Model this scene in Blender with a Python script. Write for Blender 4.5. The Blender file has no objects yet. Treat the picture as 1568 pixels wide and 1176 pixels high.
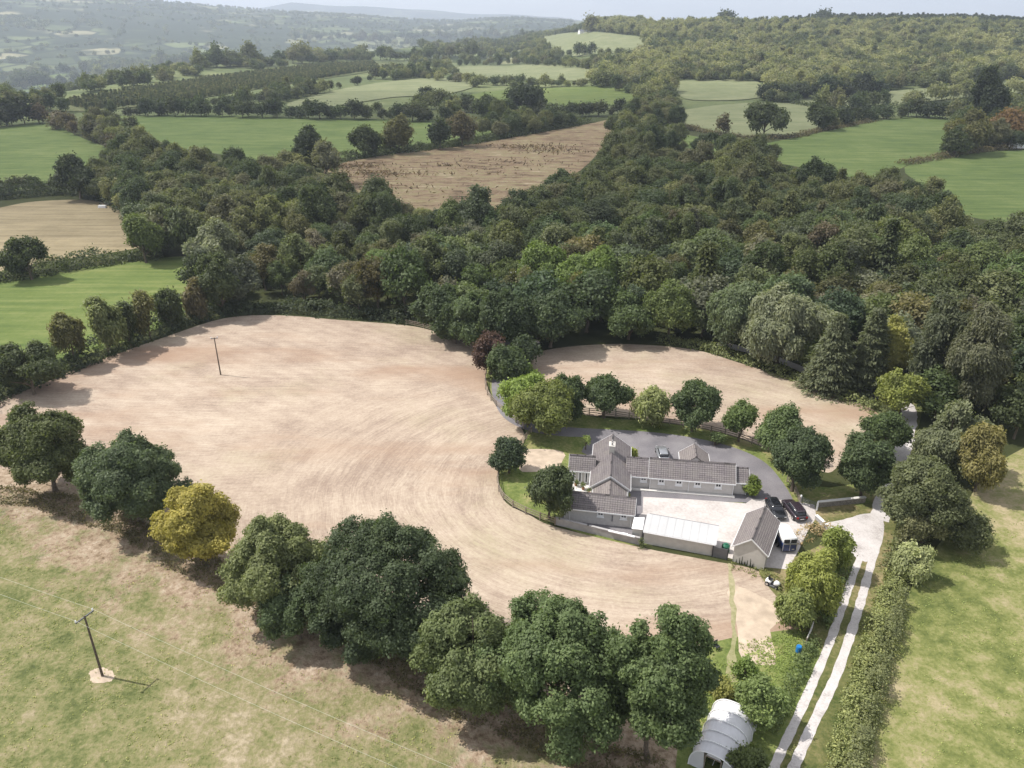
import bpy, math, random
import numpy as np
from mathutils import Vector, Matrix
from mathutils.geometry import delaunay_2d_cdt
S = bpy.context.scene
COL = S.collection
R = math.radians
# ------------------------------------------------------------------ camera
F = 1186.0; TH = R(25.3); H = 60.0          # focal length in pixels of a 1568 px wide frame, pitch, height
cam_d = bpy.data.cameras.new('camera'); cam = bpy.data.objects.new('camera', cam_d); COL.objects.link(cam)
cam.location = (0, 0, H); cam.rotation_euler = (R(90) - TH, 0, 0)
cam_d.sensor_width = 36; cam_d.lens = 36 * F / 1568; cam_d.clip_start = 1; cam_d.clip_end = 60000
S.camera = cam
# ------------------------------------------------------------------ light
SUN_EL = 54.6; SX, SY = -0.972, 0.235
w = bpy.data.worlds.new('World'); S.world = w; w.use_nodes = True
nt = w.node_tree; nt.nodes.clear()
def N(nt, t, **k):
    n = nt.nodes.new(t)
    for a, b in k.items():
        if a.startswith('_'): setattr(n, a[1:], b)
        else: n.inputs[a.replace('__', ' ')].default_value = b
    return n
out = N(nt, 'ShaderNodeOutputWorld'); bg = N(nt, 'ShaderNodeBackground'); bg.inputs['Strength'].default_value = 0.1
sky = N(nt, 'ShaderNodeTexSky'); sky.sky_type = 'NISHITA'; sky.sun_disc = False
sky.sun_elevation = R(SUN_EL); sky.sun_rotation = math.atan2(SX, SY); sky.altitude = 200; sky.dust_density = 2.0
tc = N(nt, 'ShaderNodeTexCoord'); mp = N(nt, 'ShaderNodeMapping'); mp.inputs['Scale'].default_value = (3, 3, 22)
nz = N(nt, 'ShaderNodeTexNoise'); nz.inputs['Scale'].default_value = 2.2; nz.inputs['Detail'].default_value = 5
rp = N(nt, 'ShaderNodeValToRGB'); rp.color_ramp.elements[0].position = 0.35; rp.color_ramp.elements[0].color = (9.4, 9.5, 10.1, 1)
rp.color_ramp.elements[1].position = 0.62; rp.color_ramp.elements[1].color = (11.8, 11.7, 11.8, 1)
mx = N(nt, 'ShaderNodeMixRGB'); mx.inputs[0].default_value = 0.62
sz = N(nt, 'ShaderNodeSeparateXYZ'); hb = N(nt, 'ShaderNodeMapRange'); hb.inputs['From Min'].default_value = 0; hb.inputs['From Max'].default_value = .12; hb.inputs['To Min'].default_value = 1.5; hb.inputs['To Max'].default_value = 1.0
hm = N(nt, 'ShaderNodeVectorMath', _operation='SCALE')
nt.links.new(tc.outputs['Generated'], sz.inputs[0]); nt.links.new(sz.outputs[2], hb.inputs[0]); nt.links.new(hb.outputs[0], hm.inputs['Scale'])
L = nt.links.new
L(tc.outputs['Generated'], mp.inputs[0]); L(mp.outputs[0], nz.inputs['Vector']); L(nz.outputs[0], rp.inputs[0])
L(sky.outputs[0], mx.inputs[1]); L(rp.outputs[0], hm.inputs[0]); L(hm.outputs[0], mx.inputs[2]); L(mx.outputs[0], bg.inputs[0]); L(bg.outputs[0], out.inputs[0])
sd = bpy.data.lights.new('sun', 'SUN'); so = bpy.data.objects.new('sun', sd); COL.objects.link(so)
sd.energy = 5.0; sd.angle = R(0.5); sd.color = (1, 0.955, 0.89)
SV = Vector((SX * math.cos(R(SUN_EL)), SY * math.cos(R(SUN_EL)), math.sin(R(SUN_EL)))).normalized()
so.rotation_euler = SV.to_track_quat('Z', 'Y').to_euler(); so.location = (-300, 100, 700)
S.view_settings.view_transform = 'Standard'; S.view_settings.look = 'None'
S.view_settings.exposure = 0.3; S.view_settings.gamma = 1
S.cycles.max_bounces = 5; S.cycles.diffuse_bounces = 2; S.cycles.glossy_bounces = 2; S.cycles.transmission_bounces = 3
S.cycles.transparent_max_bounces = 12; S.cycles.volume_bounces = 0; S.cycles.use_denoising = True

# ------------------------------------------------------------------ terrain function
def sstep(a, b, x):
    t = np.clip((x - a) / (b - a), 0, 1); return t * t * (3 - 2 * t)
def hgt(x, y):
    x = np.asarray(x, float); y = np.asarray(y, float)
    D = np.hypot(x, y); yy = np.where(y > 1, y, 1)
    X = np.clip(784 + F * x / (yy * math.cos(TH)), -700, 2300)
    X = np.where(y > 1, X, np.where(x < 0, -700, 2300))
    # rolling ground far out
    roll = 3.5 * np.sin(x / 210 + 1) * np.sin(y / 260) * sstep(650, 1000, D)
    # wooded hill on the right
    ridge = np.interp(X, [780, 860, 920, 1000, 1110, 1300, 1450, 1568, 2300], [0, 22, 44, 52, 56, 57, 55, 50, 45])
    right = ridge * sstep(650, 1750, D) ** 0.85 * (1 - 0.75 * sstep(1850, 3500, D))
    # plateau edge and valley on the left
    De = np.interp(X, [-700, 0, 150, 300, 450, 600, 760, 860, 950, 1100], [560, 700, 820, 1080, 1350, 1700, 2300, 2900, 4000, 6000])
    drop = -105 * sstep(De, De + 1000, D) * np.interp(X, [700, 1000], [1, 0.3])
    rz = np.interp(X, [-700, 0, 170, 340, 500, 700, 830, 950, 1100], [430, 243, 190, 132, 98, 64, 40, 30, 20])
    farr = (rz + 90 + 10 * np.sin(x / 400) + 7 * np.sin(x / 170 + 2)) * sstep(2300, 6300, D) * np.interp(X, [800, 1100], [1, 0]) 
    farr = farr * (1 - 0.35 * sstep(6800, 9500, D))
    r2 = np.interp(X, [300, 450, 520, 640, 760, 850, 900], [0, 250, 215, 175, 110, 60, 0]) * sstep(10500, 13500, D)
    edge = 2.5 * sstep(De - 150, De, D) * (1 - sstep(De, De + 500, D))
    return (roll + right + drop + farr + r2 + edge) * sstep(560, 680, D)
def proj(x, y, z):
    d = H - z; zc = y * math.cos(TH) + d * math.sin(TH); yc = d * math.cos(TH) - y * math.sin(TH)
    return 784 + F * x / zc, 588 + F * yc / zc
_T = np.geomspace(30, 16000, 5000)
def G(px, py, z=None):
    v = py - 588; xx = px - 784
    d = v * math.cos(TH) + F * math.sin(TH); f = F * math.cos(TH) - v * math.sin(TH)
    if z is not None or d > 0:
        t = (H - (z or 0)) / max(d, 1e-6)
        if z is not None or math.hypot(xx * t, f * t) < 560: return xx * t, f * t
    l = math.hypot(xx, f); t = _T / l
    k = np.nonzero(H - d * t < hgt(xx * t, f * t))[0]
    k = k[0] if len(k) else len(_T) - 1
    return xx * t[k], f * t[k]
def scale_at(x, y, z=0): return F / (y * math.cos(TH) + (H - z) * math.sin(TH))
# ------------------------------------------------------------------ material helpers
def new_mat(name):
    m = bpy.data.materials.new(name); m.use_nodes = True; t = m.node_tree; t.nodes.clear()
    o = N(t, 'ShaderNodeOutputMaterial'); return m, t, o
def rgb(c): return (c[0], c[1], c[2], 1)
def plain(name, c, rough=0.7, metal=0, spec=0.3, var=0.12, scale=3.0, bump=0):
    m, t, o = new_mat(name)
    b = N(t, 'ShaderNodeBsdfPrincipled', Roughness=rough, Metallic=metal); b.inputs['Specular IOR Level'].default_value = spec
    tcn = N(t, 'ShaderNodeTexCoord'); n = N(t, 'ShaderNodeTexNoise', Scale=scale, Detail=6)
    r = N(t, 'ShaderNodeValToRGB'); r.color_ramp.elements[0].position = .3; r.color_ramp.elements[1].position = .7
    r.color_ramp.elements[0].color = rgb([q * (1 - var) for q in c]); r.color_ramp.elements[1].color = rgb([min(1, q * (1 + var)) for q in c])
    t.links.new(tcn.outputs['Object'], n.inputs[0]); t.links.new(n.outputs[0], r.inputs[0]); t.links.new(r.outputs[0], b.inputs['Base Color'])
    if bump:
        bp = N(t, 'ShaderNodeBump', Strength=bump, Distance=0.05); t.links.new(n.outputs[0], bp.inputs['Height']); t.links.new(bp.outputs[0], b.inputs['Normal'])
    t.links.new(b.outputs[0], o.inputs[0]); return m
class Gr:
    """small helper to write node maths compactly"""
    def __init__(s, t): s.t = t
    def m(s, op, a, b=None, clamp=False):
        n = s.t.nodes.new('ShaderNodeMath'); n.operation = op; n.use_clamp = clamp
        for i, q in enumerate((a, b)):
            if q is None: continue
            if isinstance(q, (int, float)): n.inputs[i].default_value = q
            else: s.t.links.new(q, n.inputs[i])
        return n.outputs[0]
    def noise(s, vec, scale, detail=3, rough=.55, w=None):
        n = s.t.nodes.new('ShaderNodeTexNoise'); n.inputs['Scale'].default_value = scale; n.inputs['Detail'].default_value = detail
        n.inputs['Roughness'].default_value = rough; s.t.links.new(vec, n.inputs['Vector']); return n.outputs[0]
    def ramp(s, fac, stops, interp='LINEAR'):
        n = s.t.nodes.new('ShaderNodeValToRGB'); cr = n.color_ramp; cr.interpolation = interp
        while len(cr.elements) < len(stops): cr.elements.new(.5)
        for e, (p, c) in zip(cr.elements, stops):
            e.position = p; e.color = rgb(c) if not isinstance(c, (int, float)) else (c, c, c, 1)
        s.t.links.new(fac, n.inputs[0]); return n.outputs[0]
    def mix(s, fac, a, b, mode='MIX'):
        n = s.t.nodes.new('ShaderNodeMixRGB'); n.blend_type = mode
        for i, q in enumerate((fac, a, b)):
            if isinstance(q, (int, float)): n.inputs[i].default_value = q if i == 0 else (q, q, q, 1)
            elif isinstance(q, tuple): n.inputs[i].default_value = rgb(q)
            else: s.t.links.new(q, n.inputs[i])
        return n.outputs[0]
    def mapv(s, vec, sc=(1, 1, 1), rot=0, loc=(0, 0, 0)):
        n = s.t.nodes.new('ShaderNodeMapping'); n.inputs['Scale'].default_value = sc; n.inputs['Rotation'].default_value = (0, 0, rot)
        n.inputs['Location'].default_value = loc; s.t.links.new(vec, n.inputs[0]); return n.outputs[0]
def ground_mat(name, build, rough=0.95, bump=0.4, bdist=0.15):
    m, t, o = new_mat(name); g = Gr(t)
    pos = N(t, 'ShaderNodeNewGeometry').outputs['Position']
    c, hh = build(g, pos)
    b = N(t, 'ShaderNodeBsdfPrincipled', Roughness=rough); b.inputs['Specular IOR Level'].default_value = 0.1
    t.links.new(c, b.inputs['Base Color'])
    if hh is not None:
        bp = N(t, 'ShaderNodeBump', Strength=bump, Distance=bdist); t.links.new(hh, bp.inputs['Height']); t.links.new(bp.outputs[0], b.inputs['Normal'])
    t.links.new(b.outputs[0], o.inputs[0]); return m
def grass_build(stops, fine=2.2, mid=.28, big=.03, streak=None, k=1.0):
    stops = [(.5 + (p - .5) * k, c) for p, c in stops]
    def f(g, pos):
        a = g.noise(pos, big, 4, .6); b = g.noise(pos, mid, 5, .65); c = g.noise(pos, fine, 4, .7)
        v = g.m('ADD', g.m('MULTIPLY', a, .4), g.m('ADD', g.m('MULTIPLY', b, .34), g.m('MULTIPLY', c, .26)))
        if streak:
            s = g.noise(g.mapv(pos, streak[1], streak[0]), 1, 4, .6)
            v = g.m('ADD', g.m('MULTIPLY', v, .6), g.m('MULTIPLY', s, .4))
        return g.ramp(v, stops), g.m('ADD', g.m('MULTIPLY', b, .6), c)
    return f
# colours
A_ROW = math.atan2(*(np.array(G(1060, 1176)) - np.array(G(0, 702)))[::-1])
CEN = (17.0, 93.0)
def stubble(g, pos):
    sep = g.t.nodes.new('ShaderNodeSeparateXYZ'); g.t.links.new(pos, sep.inputs[0])
    dx = g.m('SUBTRACT', sep.outputs[0], CEN[0]); dy = g.m('SUBTRACT', sep.outputs[1], CEN[1])
    dx = g.m('MULTIPLY', dx, 0.8)
    r = g.m('SQRT', g.m('ADD', g.m('MULTIPLY', dx, dx), g.m('MULTIPLY', dy, dy)))
    ang = g.m('ARCTAN2', dy, dx)
    wob = g.m('MULTIPLY', g.noise(pos, .05, 2), 3.0)
    cmb = g.t.nodes.new('ShaderNodeCombineXYZ'); g.t.links.new(g.m('ADD', r, wob), cmb.inputs[0]); g.t.links.new(g.m('MULTIPLY', ang, 2.2), cmb.inputs[1])
    ring = g.noise(g.mapv(cmb.outputs[0], (1.9, 1.1, 1)), 1, 3, .6)
    ringf = g.noise(g.mapv(cmb.outputs[0], (5.5, 5, 1)), 1, 4, .7)
    wrp = g.t.nodes.new('ShaderNodeVectorMath'); wrp.operation = 'ADD'
    cw = g.t.nodes.new('ShaderNodeCombineXYZ'); g.t.links.new(g.m('MULTIPLY', g.noise(pos, .012, 2), 16.0), cw.inputs[1])
    g.t.links.new(pos, wrp.inputs[0]); g.t.links.new(cw.outputs[0], wrp.inputs[1]); p2 = wrp.outputs[0]
    lin = g.noise(g.mapv(p2, (.06, 1.2, 1), -A_ROW + .12), 1, 3, .65)
    linf = g.noise(g.mapv(p2, (.4, 4.2, 1), -A_ROW + .12), 1, 4, .7)
    k = g.ramp(g.m('DIVIDE', g.m('ADD', r, g.m('MULTIPLY', g.noise(pos, .04, 2), 14.)), 100.), [(.40, 0.), (.60, 1.)])
    s = g.mix(k, ring, lin); sf = g.mix(k, ringf, linf)
    big = g.noise(pos, .022, 4, .6); med = g.noise(pos, .13, 4, .6); fine = g.noise(pos, 2.0, 4, .75)
    sy = g.t.nodes.new('ShaderNodeSeparateXYZ'); g.t.links.new(g.mapv(p2, (1, 1, 1), -A_ROW + .12), sy.inputs[0])
    band = g.mix(k, g.m('SINE', g.m('ADD', g.m('MULTIPLY', r, 2.6), g.m('MULTIPLY', wob, 2.2))), g.m('SINE', g.m('ADD', g.m('MULTIPLY', sy.outputs[1], 2.2), g.m('MULTIPLY', g.noise(pos, .1, 3), 3.))))
    band = g.m('MULTIPLY', g.m('MULTIPLY', band, g.noise(pos, .25, 4, .7)), .02)
    v = g.m('ADD', band, g.m('ADD', g.m('ADD', g.m('MULTIPLY', s, .13), g.m('MULTIPLY', sf, .22)), g.m('ADD', g.m('MULTIPLY', big, .22), g.m('ADD', g.m('MULTIPLY', med, .2), g.m('MULTIPLY', fine, .21)))))
    c = g.ramp(v, [(.37, (.215, .158, .122)), (.45, (.295, .23, .18)), (.5, (.37, .298, .232)), (.55, (.43, .355, .278)), (.63, (.49, .415, .33))])
    # greener regrowth patches and dry reddish patches
    gr = g.ramp(g.noise(g.mapv(pos, (1, 1, 1), 0, (40, 10, 0)), .035, 5, .65), [(.52, 0.), (.70, .55)])
    c = g.mix(g.m('MULTIPLY', gr, g.ramp(sf, [(.4, .2), (.6, 1.)])), c, (.31, .29, .165))
    rd = g.ramp(g.noise(g.mapv(pos, (.5, 1.6, 1), -A_ROW, (-11, 7, 0)), .035, 5, .6), [(.5, 0.), (.66, .8)])
    c = g.mix(rd, c, (.29, .195, .135))
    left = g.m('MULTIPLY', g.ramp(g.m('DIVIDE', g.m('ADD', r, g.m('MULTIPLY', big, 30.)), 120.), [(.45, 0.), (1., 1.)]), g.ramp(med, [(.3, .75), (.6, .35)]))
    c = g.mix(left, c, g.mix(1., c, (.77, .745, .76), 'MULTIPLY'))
    return c, g.m('ADD', sf, fine)
M = {}
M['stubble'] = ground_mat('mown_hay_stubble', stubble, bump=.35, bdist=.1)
GR = dict(
 base=[(.35, (.028, .034, .014)), (.5, (.045, .052, .02)), (.62, (.075, .075, .032))],
 mid=[(.33, (.065, .10, .032)), (.5, (.105, .145, .046)), (.65, (.16, .19, .07))],
 bright=[(.33, (.07, .105, .03)), (.5, (.11, .145, .042)), (.66, (.17, .19, .068))],
 pale=[(.35, (.12, .14, .07)), (.5, (.17, .188, .098)), (.65, (.225, .228, .13))],
 tan=[(.35, (.17, .14, .085)), (.5, (.235, .195, .12)), (.65, (.30, .25, .155))],
 lawn=[(.35, (.075, .105, .028)), (.5, (.15, .18, .055)), (.62, (.27, .235, .115))],
 pasture=[(.30, (.06, .075, .028)), (.41, (.11, .125, .046)), (.47, (.16, .162, .07)), (.53, (.205, .188, .095)), (.60, (.265, .225, .14)), (.70, (.37, .31, .22))],
 pasture2=[(.30, (.08, .10, .03)), (.43, (.145, .16, .052)), (.5, (.20, .20, .08)), (.57, (.25, .225, .115)), (.66, (.33, .275, .17))],
 verge=[(.35, (.055, .075, .022)), (.5, (.13, .13, .05)), (.62, (.25, .20, .11))],
 dryg=[(.35, (.20, .20, .09)), (.5, (.29, .27, .155)), (.65, (.37, .32, .21))],
 clear=[(.34, (.055, .04, .025)), (.43, (.14, .10, .062)), (.5, (.225, .165, .108)), (.57, (.19, .17, .085)), (.64, (.30, .235, .165)), (.70, (.36, .30, .22))],
 rough=[(.35, (.05, .07, .03)), (.5, (.09, .11, .045)), (.62, (.15, .15, .075))],
)
for k_, st in GR.items():
    kw = {}
    if k_ == 'pasture': kw = dict(fine=2.0, mid=.42, big=.05)
    if k_ == 'pasture2': kw = dict(fine=2.0, mid=.4, big=.05)
    if k_ in ('mid', 'bright', 'tan', 'pale'): kw = dict(fine=.9, mid=.12, big=.02, streak=(.3, (.03, .4, 1)))
    if k_ == 'clear': kw = dict(fine=.9, mid=.22, big=.04, streak=(.35, (.08, .35, 1)))
    kw['k'] = .62 if k_ in ('pasture', 'pasture2', 'clear', 'dryg', 'lawn', 'verge', 'rough') else .66
    M[k_] = ground_mat('ground_' + k_, grass_build(st, **kw), bump=.6 if k_ in ('pasture', 'pasture2', 'clear', 'dryg', 'rough', 'verge', 'lawn') else .25, bdist=.25)
def terrain_build(g, pos):
    near = grass_build(GR['base'])(g, pos)[0]
    sc = g.mapv(pos, (1, .62, 0), .35)
    vo = g.t.nodes.new('ShaderNodeTexVoronoi'); vo.inputs['Scale'].default_value = 1 / 120.; g.t.links.new(sc, vo.inputs['Vector'])
    ve = g.t.nodes.new('ShaderNodeTexVoronoi'); ve.feature = 'DISTANCE_TO_EDGE'; ve.inputs['Scale'].default_value = 1 / 120.; g.t.links.new(sc, ve.inputs['Vector'])
    sp = g.t.nodes.new('ShaderNodeSeparateColor'); g.t.links.new(vo.outputs['Color'], sp.inputs[0])
    cell = g.ramp(sp.outputs[0], [(0, (.035, .05, .022)), (.42, (.05, .065, .03)), (.44, (.08, .105, .045)), (.62, (.16, .19, .08)), (.75, (.11, .14, .06)), (.88, (.30, .28, .17)), (1, (.12, .15, .06))], 'LINEAR')
    cell = g.mix(g.ramp(g.noise(pos, .02, 3), [(.4, 0.), (.6, .25)]), cell, (.05, .06, .03))
    wood = g.ramp(g.noise(pos, .0016, 4, .6), [(.47, 0.), (.53, 1.)])
    cell = g.mix(wood, cell, (.032, .045, .022))
    ed = g.ramp(ve.outputs['Distance'], [(.05, 1.), (.09, 0.)])
    cell = g.mix(ed, cell, (.025, .036, .016))
    ln = g.t.nodes.new('ShaderNodeVectorMath'); ln.operation = 'LENGTH'; g.t.links.new(pos, ln.inputs[0])
    midg = grass_build([(.36, (.055, .07, .03)), (.46, (.09, .115, .048)), (.55, (.15, .17, .075)), (.64, (.20, .20, .10))], .5, .03, .008)(g, pos)[0]
    near = g.mix(g.ramp(g.m('DIVIDE', ln.outputs['Value'], 1000.), [(.50, 0.), (.62, 1.)]), near, midg)
    k = g.ramp(g.m('DIVIDE', ln.outputs['Value'], 4000.), [(.27, 0.), (.36, 1.)])
    return g.mix(k, near, cell), None
_a = np.array(G(0, 742)); _b = np.array(G(1010, 1200)); _d = (_b - _a) / np.linalg.norm(_b - _a)
def pasture(g, pos):
    c, hh = grass_build(GR['pasture'], 2.0, .42, .05, None, .62)(g, pos)
    sep = g.t.nodes.new('ShaderNodeSeparateXYZ'); g.t.links.new(pos, sep.inputs[0])
    dist = g.m('ADD', g.m('MULTIPLY', g.m('SUBTRACT', sep.outputs[0], float(_a[0])), float(_d[1])), g.m('MULTIPLY', g.m('SUBTRACT', sep.outputs[1], float(_a[1])), float(-_d[0])))
    n1 = g.noise(pos, .16, 5, .65); n3 = g.noise(pos, 1.4, 4, .7)
    f = g.ramp(g.m('ADD', g.m('DIVIDE', dist, 11.), g.m('ADD', g.m('MULTIPLY', g.m('SUBTRACT', n1, .5), 3.6), g.m('MULTIPLY', g.m('SUBTRACT', n3, .5), 1.8))), [(.10, .85), (.75, 0.)])
    dry = g.ramp(g.m('ADD', g.m('MULTIPLY', n3, .6), g.m('MULTIPLY', g.noise(pos, .5, 4, .7), .4)), [(.38, (.15, .10, .07)), (.46, (.27, .195, .14)), (.54, (.37, .285, .215)), (.62, (.47, .39, .31))])
    return g.mix(f, c, dry), hh
M['pasture'] = ground_mat('ground_pasture', pasture, bump=.7, bdist=.3)
M['terrain'] = ground_mat('terrain_ground', terrain_build)
def asphalt(g, pos):
    v = g.m('ADD', g.m('MULTIPLY', g.noise(pos, .25, 4), .6), g.m('MULTIPLY', g.noise(pos, 6., 3), .4))
    return g.ramp(v, [(.35, (.13, .125, .135)), (.5, (.175, .165, .175)), (.65, (.22, .21, .215))]), None
M['asphalt'] = ground_mat('drive_asphalt', asphalt, rough=.85)
def concrete(g, pos):
    v = g.m('ADD', g.m('MULTIPLY', g.noise(pos, .35, 5, .65), .6), g.m('MULTIPLY', g.noise(pos, 3., 3), .4))
    return g.ramp(v, [(.33, (.34, .305, .285)), (.46, (.43, .395, .375)), (.54, (.475, .44, .42)), (.65, (.52, .485, .465))]), None
M['concrete'] = ground_mat('yard_concrete', concrete, rough=.85)
def gravel(g, pos):
    v = g.m('ADD', g.m('MULTIPLY', g.noise(pos, .5, 4), .5), g.m('MULTIPLY', g.noise(pos, 5., 4, .7), .5))
    return g.ramp(v, [(.33, (.27, .245, .23)), (.48, (.45, .42, .405)), (.65, (.54, .51, .495))]), g.noise(pos, 8., 3)
M['gravel'] = ground_mat('lane_gravel', gravel, bump=.3, bdist=.05)
M['paving'] = plain('pale_paving', (.58, .56, .53), .8, var=.08)
M['soil'] = plain('bare_soil', (.42, .34, .26), .95, var=.2, scale=.8)
def leaf_mat(name, mode):
    m, t, o = new_mat(name); g = Gr(t)
    oi = N(t, 'ShaderNodeObjectInfo'); at = N(t, 'ShaderNodeAttribute'); at.attribute_name = 'v'
    if mode == 'object': base = oi.outputs['Color']
    elif mode == 'random':
        base = g.ramp(oi.outputs['Random'], [(0, (.066, .09, .044)), (.2, (.09, .115, .052)), (.4, (.14, .15, .07)), (.55, (.078, .105, .05)), (.72, (.17, .18, .08)), (.82, (.15, .145, .085)), (.93, (.21, .225, .095)), (1, (.25, .25, .12))])
    elif mode == 'ridge': base = g.ramp(oi.outputs['Random'], [(0, (.04, .055, .032)), (1, (.075, .09, .05))])
    elif mode == 'hill':
        base = g.ramp(oi.outputs['Random'], [(0, (.08, .10, .052)), (.25, (.15, .165, .08)), (.5, (.225, .235, .112)), (.8, (.31, .305, .15)), (1, (.19, .185, .10))])
    val = g.ramp(at.outputs['Fac'], [(0, .6), (.5, 1.0), (1, 1.5)])
    c = g.mix(1.0, base, val, 'MULTIPLY')
    warm = g.ramp(at.outputs['Fac'], [(.6, 0.), (1, .22)]); c = g.mix(warm, c, g.mix(1., c, (1.5, 1.15, .7), 'MULTIPLY'))
    d = N(t, 'ShaderNodeBsdfPrincipled', Roughness=.6); d.inputs['Specular IOR Level'].default_value = .3
    tr = N(t, 'ShaderNodeBsdfTranslucent'); ms = N(t, 'ShaderNodeMixShader'); ms.inputs[0].default_value = .38
    t.links.new(c, d.inputs['Base Color']); t.links.new(g.mix(1., c, (1.2, 1.3, .7), 'MULTIPLY'), tr.inputs[0])
    t.links.new(d.outputs[0], ms.inputs[1]); t.links.new(tr.outputs[0], ms.inputs[2]); t.links.new(ms.outputs[0], o.inputs[0])
    return m
M['leaf'] = leaf_mat('foliage', 'object'); M['leaf_far'] = leaf_mat('far_foliage', 'random'); M['leaf_hill'] = leaf_mat('hill_foliage', 'hill'); M['leaf_ridge'] = leaf_mat('ridge_foliage', 'ridge')
M['bark'] = plain('bark', (.12, .095, .07), .9, var=.35, scale=6)
M['deadwood'] = plain('bare_wood', (.30, .27, .24), .9, var=.25, scale=5)

# ------------------------------------------------------------------ mesh helpers
def link(o, parent=None):
    COL.objects.link(o)
    if parent is not None: o.parent = parent
    return o
def tag(o, label=None, cat=None, group=None, kind=None):
    if label: o['label'] = label
    if cat: o['category'] = cat
    if group: o['group'] = group
    if kind: o['kind'] = kind
    return o
def empty(name, loc=(0, 0, 0), rz=0, **k):
    o = bpy.data.objects.new(name, None); o.location = loc; o.rotation_euler = (0, 0, rz); o.empty_display_size = .5
    link(o); tag(o, **k); return o
def quad_mesh(name, V, v, mat):
    """V (n,4,3) quads with one float per quad"""
    n = len(V); me = bpy.data.meshes.new(name)
    me.vertices.add(n * 4); me.vertices.foreach_set('co', V.reshape(-1).astype(np.float32))
    me.loops.add(n * 4); me.loops.foreach_set('vertex_index', np.arange(n * 4, dtype=np.int32))
    me.polygons.add(n); me.polygons.foreach_set('loop_start', np.arange(0, n * 4, 4, dtype=np.int32))
    me.update(calc_edges=True)
    a = me.attributes.new('v', 'FLOAT', 'FACE'); a.data.foreach_set('value', v.astype(np.float32))
    me.materials.append(mat); return me
class MB:
    def __init__(s): s.v = []; s.f = []; s.uv = {}; s.mi = []; s.cur = 0
    def face(s, pts, uv=None):
        b = len(s.v); s.v += [tuple(p) for p in pts]; s.f.append(tuple(range(b, b + len(pts)))); s.mi.append(s.cur)
        if uv: s.uv[len(s.f) - 1] = uv
    def box(s, c, d, rz=0):
        cx, cy, cz = c; a, b, h = d[0] / 2, d[1] / 2, d[2] / 2; ca, sa = math.cos(rz), math.sin(rz)
        P = [(cx + x * ca - y * sa, cy + x * sa + y * ca, cz + z) for z in (-h, h) for x, y in ((-a, -b), (a, -b), (a, b), (-a, b))]
        k = len(s.v); s.v += P
        for q in ((0, 3, 2, 1), (4, 5, 6, 7), (0, 1, 5, 4), (1, 2, 6, 5), (2, 3, 7, 6), (3, 0, 4, 7)): s.f.append(tuple(k + i for i in q)); s.mi.append(s.cur)
    def prism(s, poly, axis_vec):
        """extrude polygon (3d points) along a vector"""
        n = len(poly); av = Vector(axis_vec); k = len(s.v)
        s.v += [tuple(p) for p in poly] + [tuple(Vector(p) + av) for p in poly]
        s.f.append(tuple(range(k, k + n))[::-1]); s.f.append(tuple(range(k + n, k + 2 * n))); s.mi += [s.cur] * 2
        for i in range(n):
            j = (i + 1) % n; s.f.append((k + i, k + j, k + n + j, k + n + i)); s.mi.append(s.cur)
    def tube(s, pts, rad, seg=6, cap=True):
        pts = [Vector(p) for p in pts]; rad = rad if hasattr(rad, '__len__') else [rad] * len(pts); k = len(s.v)
        for i, p in enumerate(pts):
            d = (pts[min(i + 1, len(pts) - 1)] - pts[max(i - 1, 0)]).normalized()
            a = d.orthogonal().normalized(); b = d.cross(a)
            for j in range(seg):
                t = 2 * math.pi * j / seg; s.v.append(tuple(p + (a * math.cos(t) + b * math.sin(t)) * rad[i]))
        for i in range(len(pts) - 1):
            for j in range(seg):
                q = (j + 1) % seg; s.f.append((k + i * seg + j, k + i * seg + q, k + (i + 1) * seg + q, k + (i + 1) * seg + j)); s.mi.append(s.cur)
        if cap:
            s.f.append(tuple(k + j for j in range(seg))[::-1]); s.f.append(tuple(k + (len(pts) - 1) * seg + j for j in range(seg))); s.mi += [s.cur] * 2
    def build(s, name, mats, parent=None, smooth=False, loc=None, rz=0):
        me = bpy.data.meshes.new(name); me.from_pydata(s.v, [], s.f); me.update()
        for m in (mats if isinstance(mats, (list, tuple)) else [mats]): me.materials.append(m)
        me.polygons.foreach_set('material_index', s.mi)
        if s.uv:
            uvl = me.uv_layers.new(name='UVMap')
            for fi, uv in s.uv.items():
                for li, q in zip(me.polygons[fi].loop_indices, uv): uvl.data[li].uv = q
        if smooth: me.polygons.foreach_set('use_smooth', [True] * len(me.polygons))
        o = bpy.data.objects.new(name, me); link(o, parent)
        if loc is not None: o.location = loc
        o.rotation_euler = (0, 0, rz); return o
def catmull(P, closed=True, n=6):
    P = [Vector(p) for p in P]; out = []; m = len(P)
    for i in range(m if closed else m - 1):
        g = (lambda k: P[k % m]) if closed else (lambda k: P[min(max(k, 0), m - 1)])
        p0, p1, p2, p3 = g(i - 1), g(i), g(i + 1), g(i + 2)
        for j in range(n):
            t = j / n; out.append(0.5 * ((2 * p1) + (p2 - p0) * t + (2 * p0 - 5 * p1 + 4 * p2 - p3) * t * t + (3 * p1 - p0 - 3 * p2 + p3) * t ** 3))
    if not closed: out.append(P[-1])
    return out
def in_poly(P, x, y):
    x = np.asarray(x); y = np.asarray(y); r = np.zeros(x.shape, bool); n = len(P)
    for i in range(n):
        x1, y1 = P[i]; x2, y2 = P[(i + 1) % n]
        if y1 == y2: continue
        r ^= ((y1 > y) != (y2 > y)) & (x < (x2 - x1) * (y - y1) / (y2 - y1) + x1)
    return r
FIELDS = []
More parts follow.
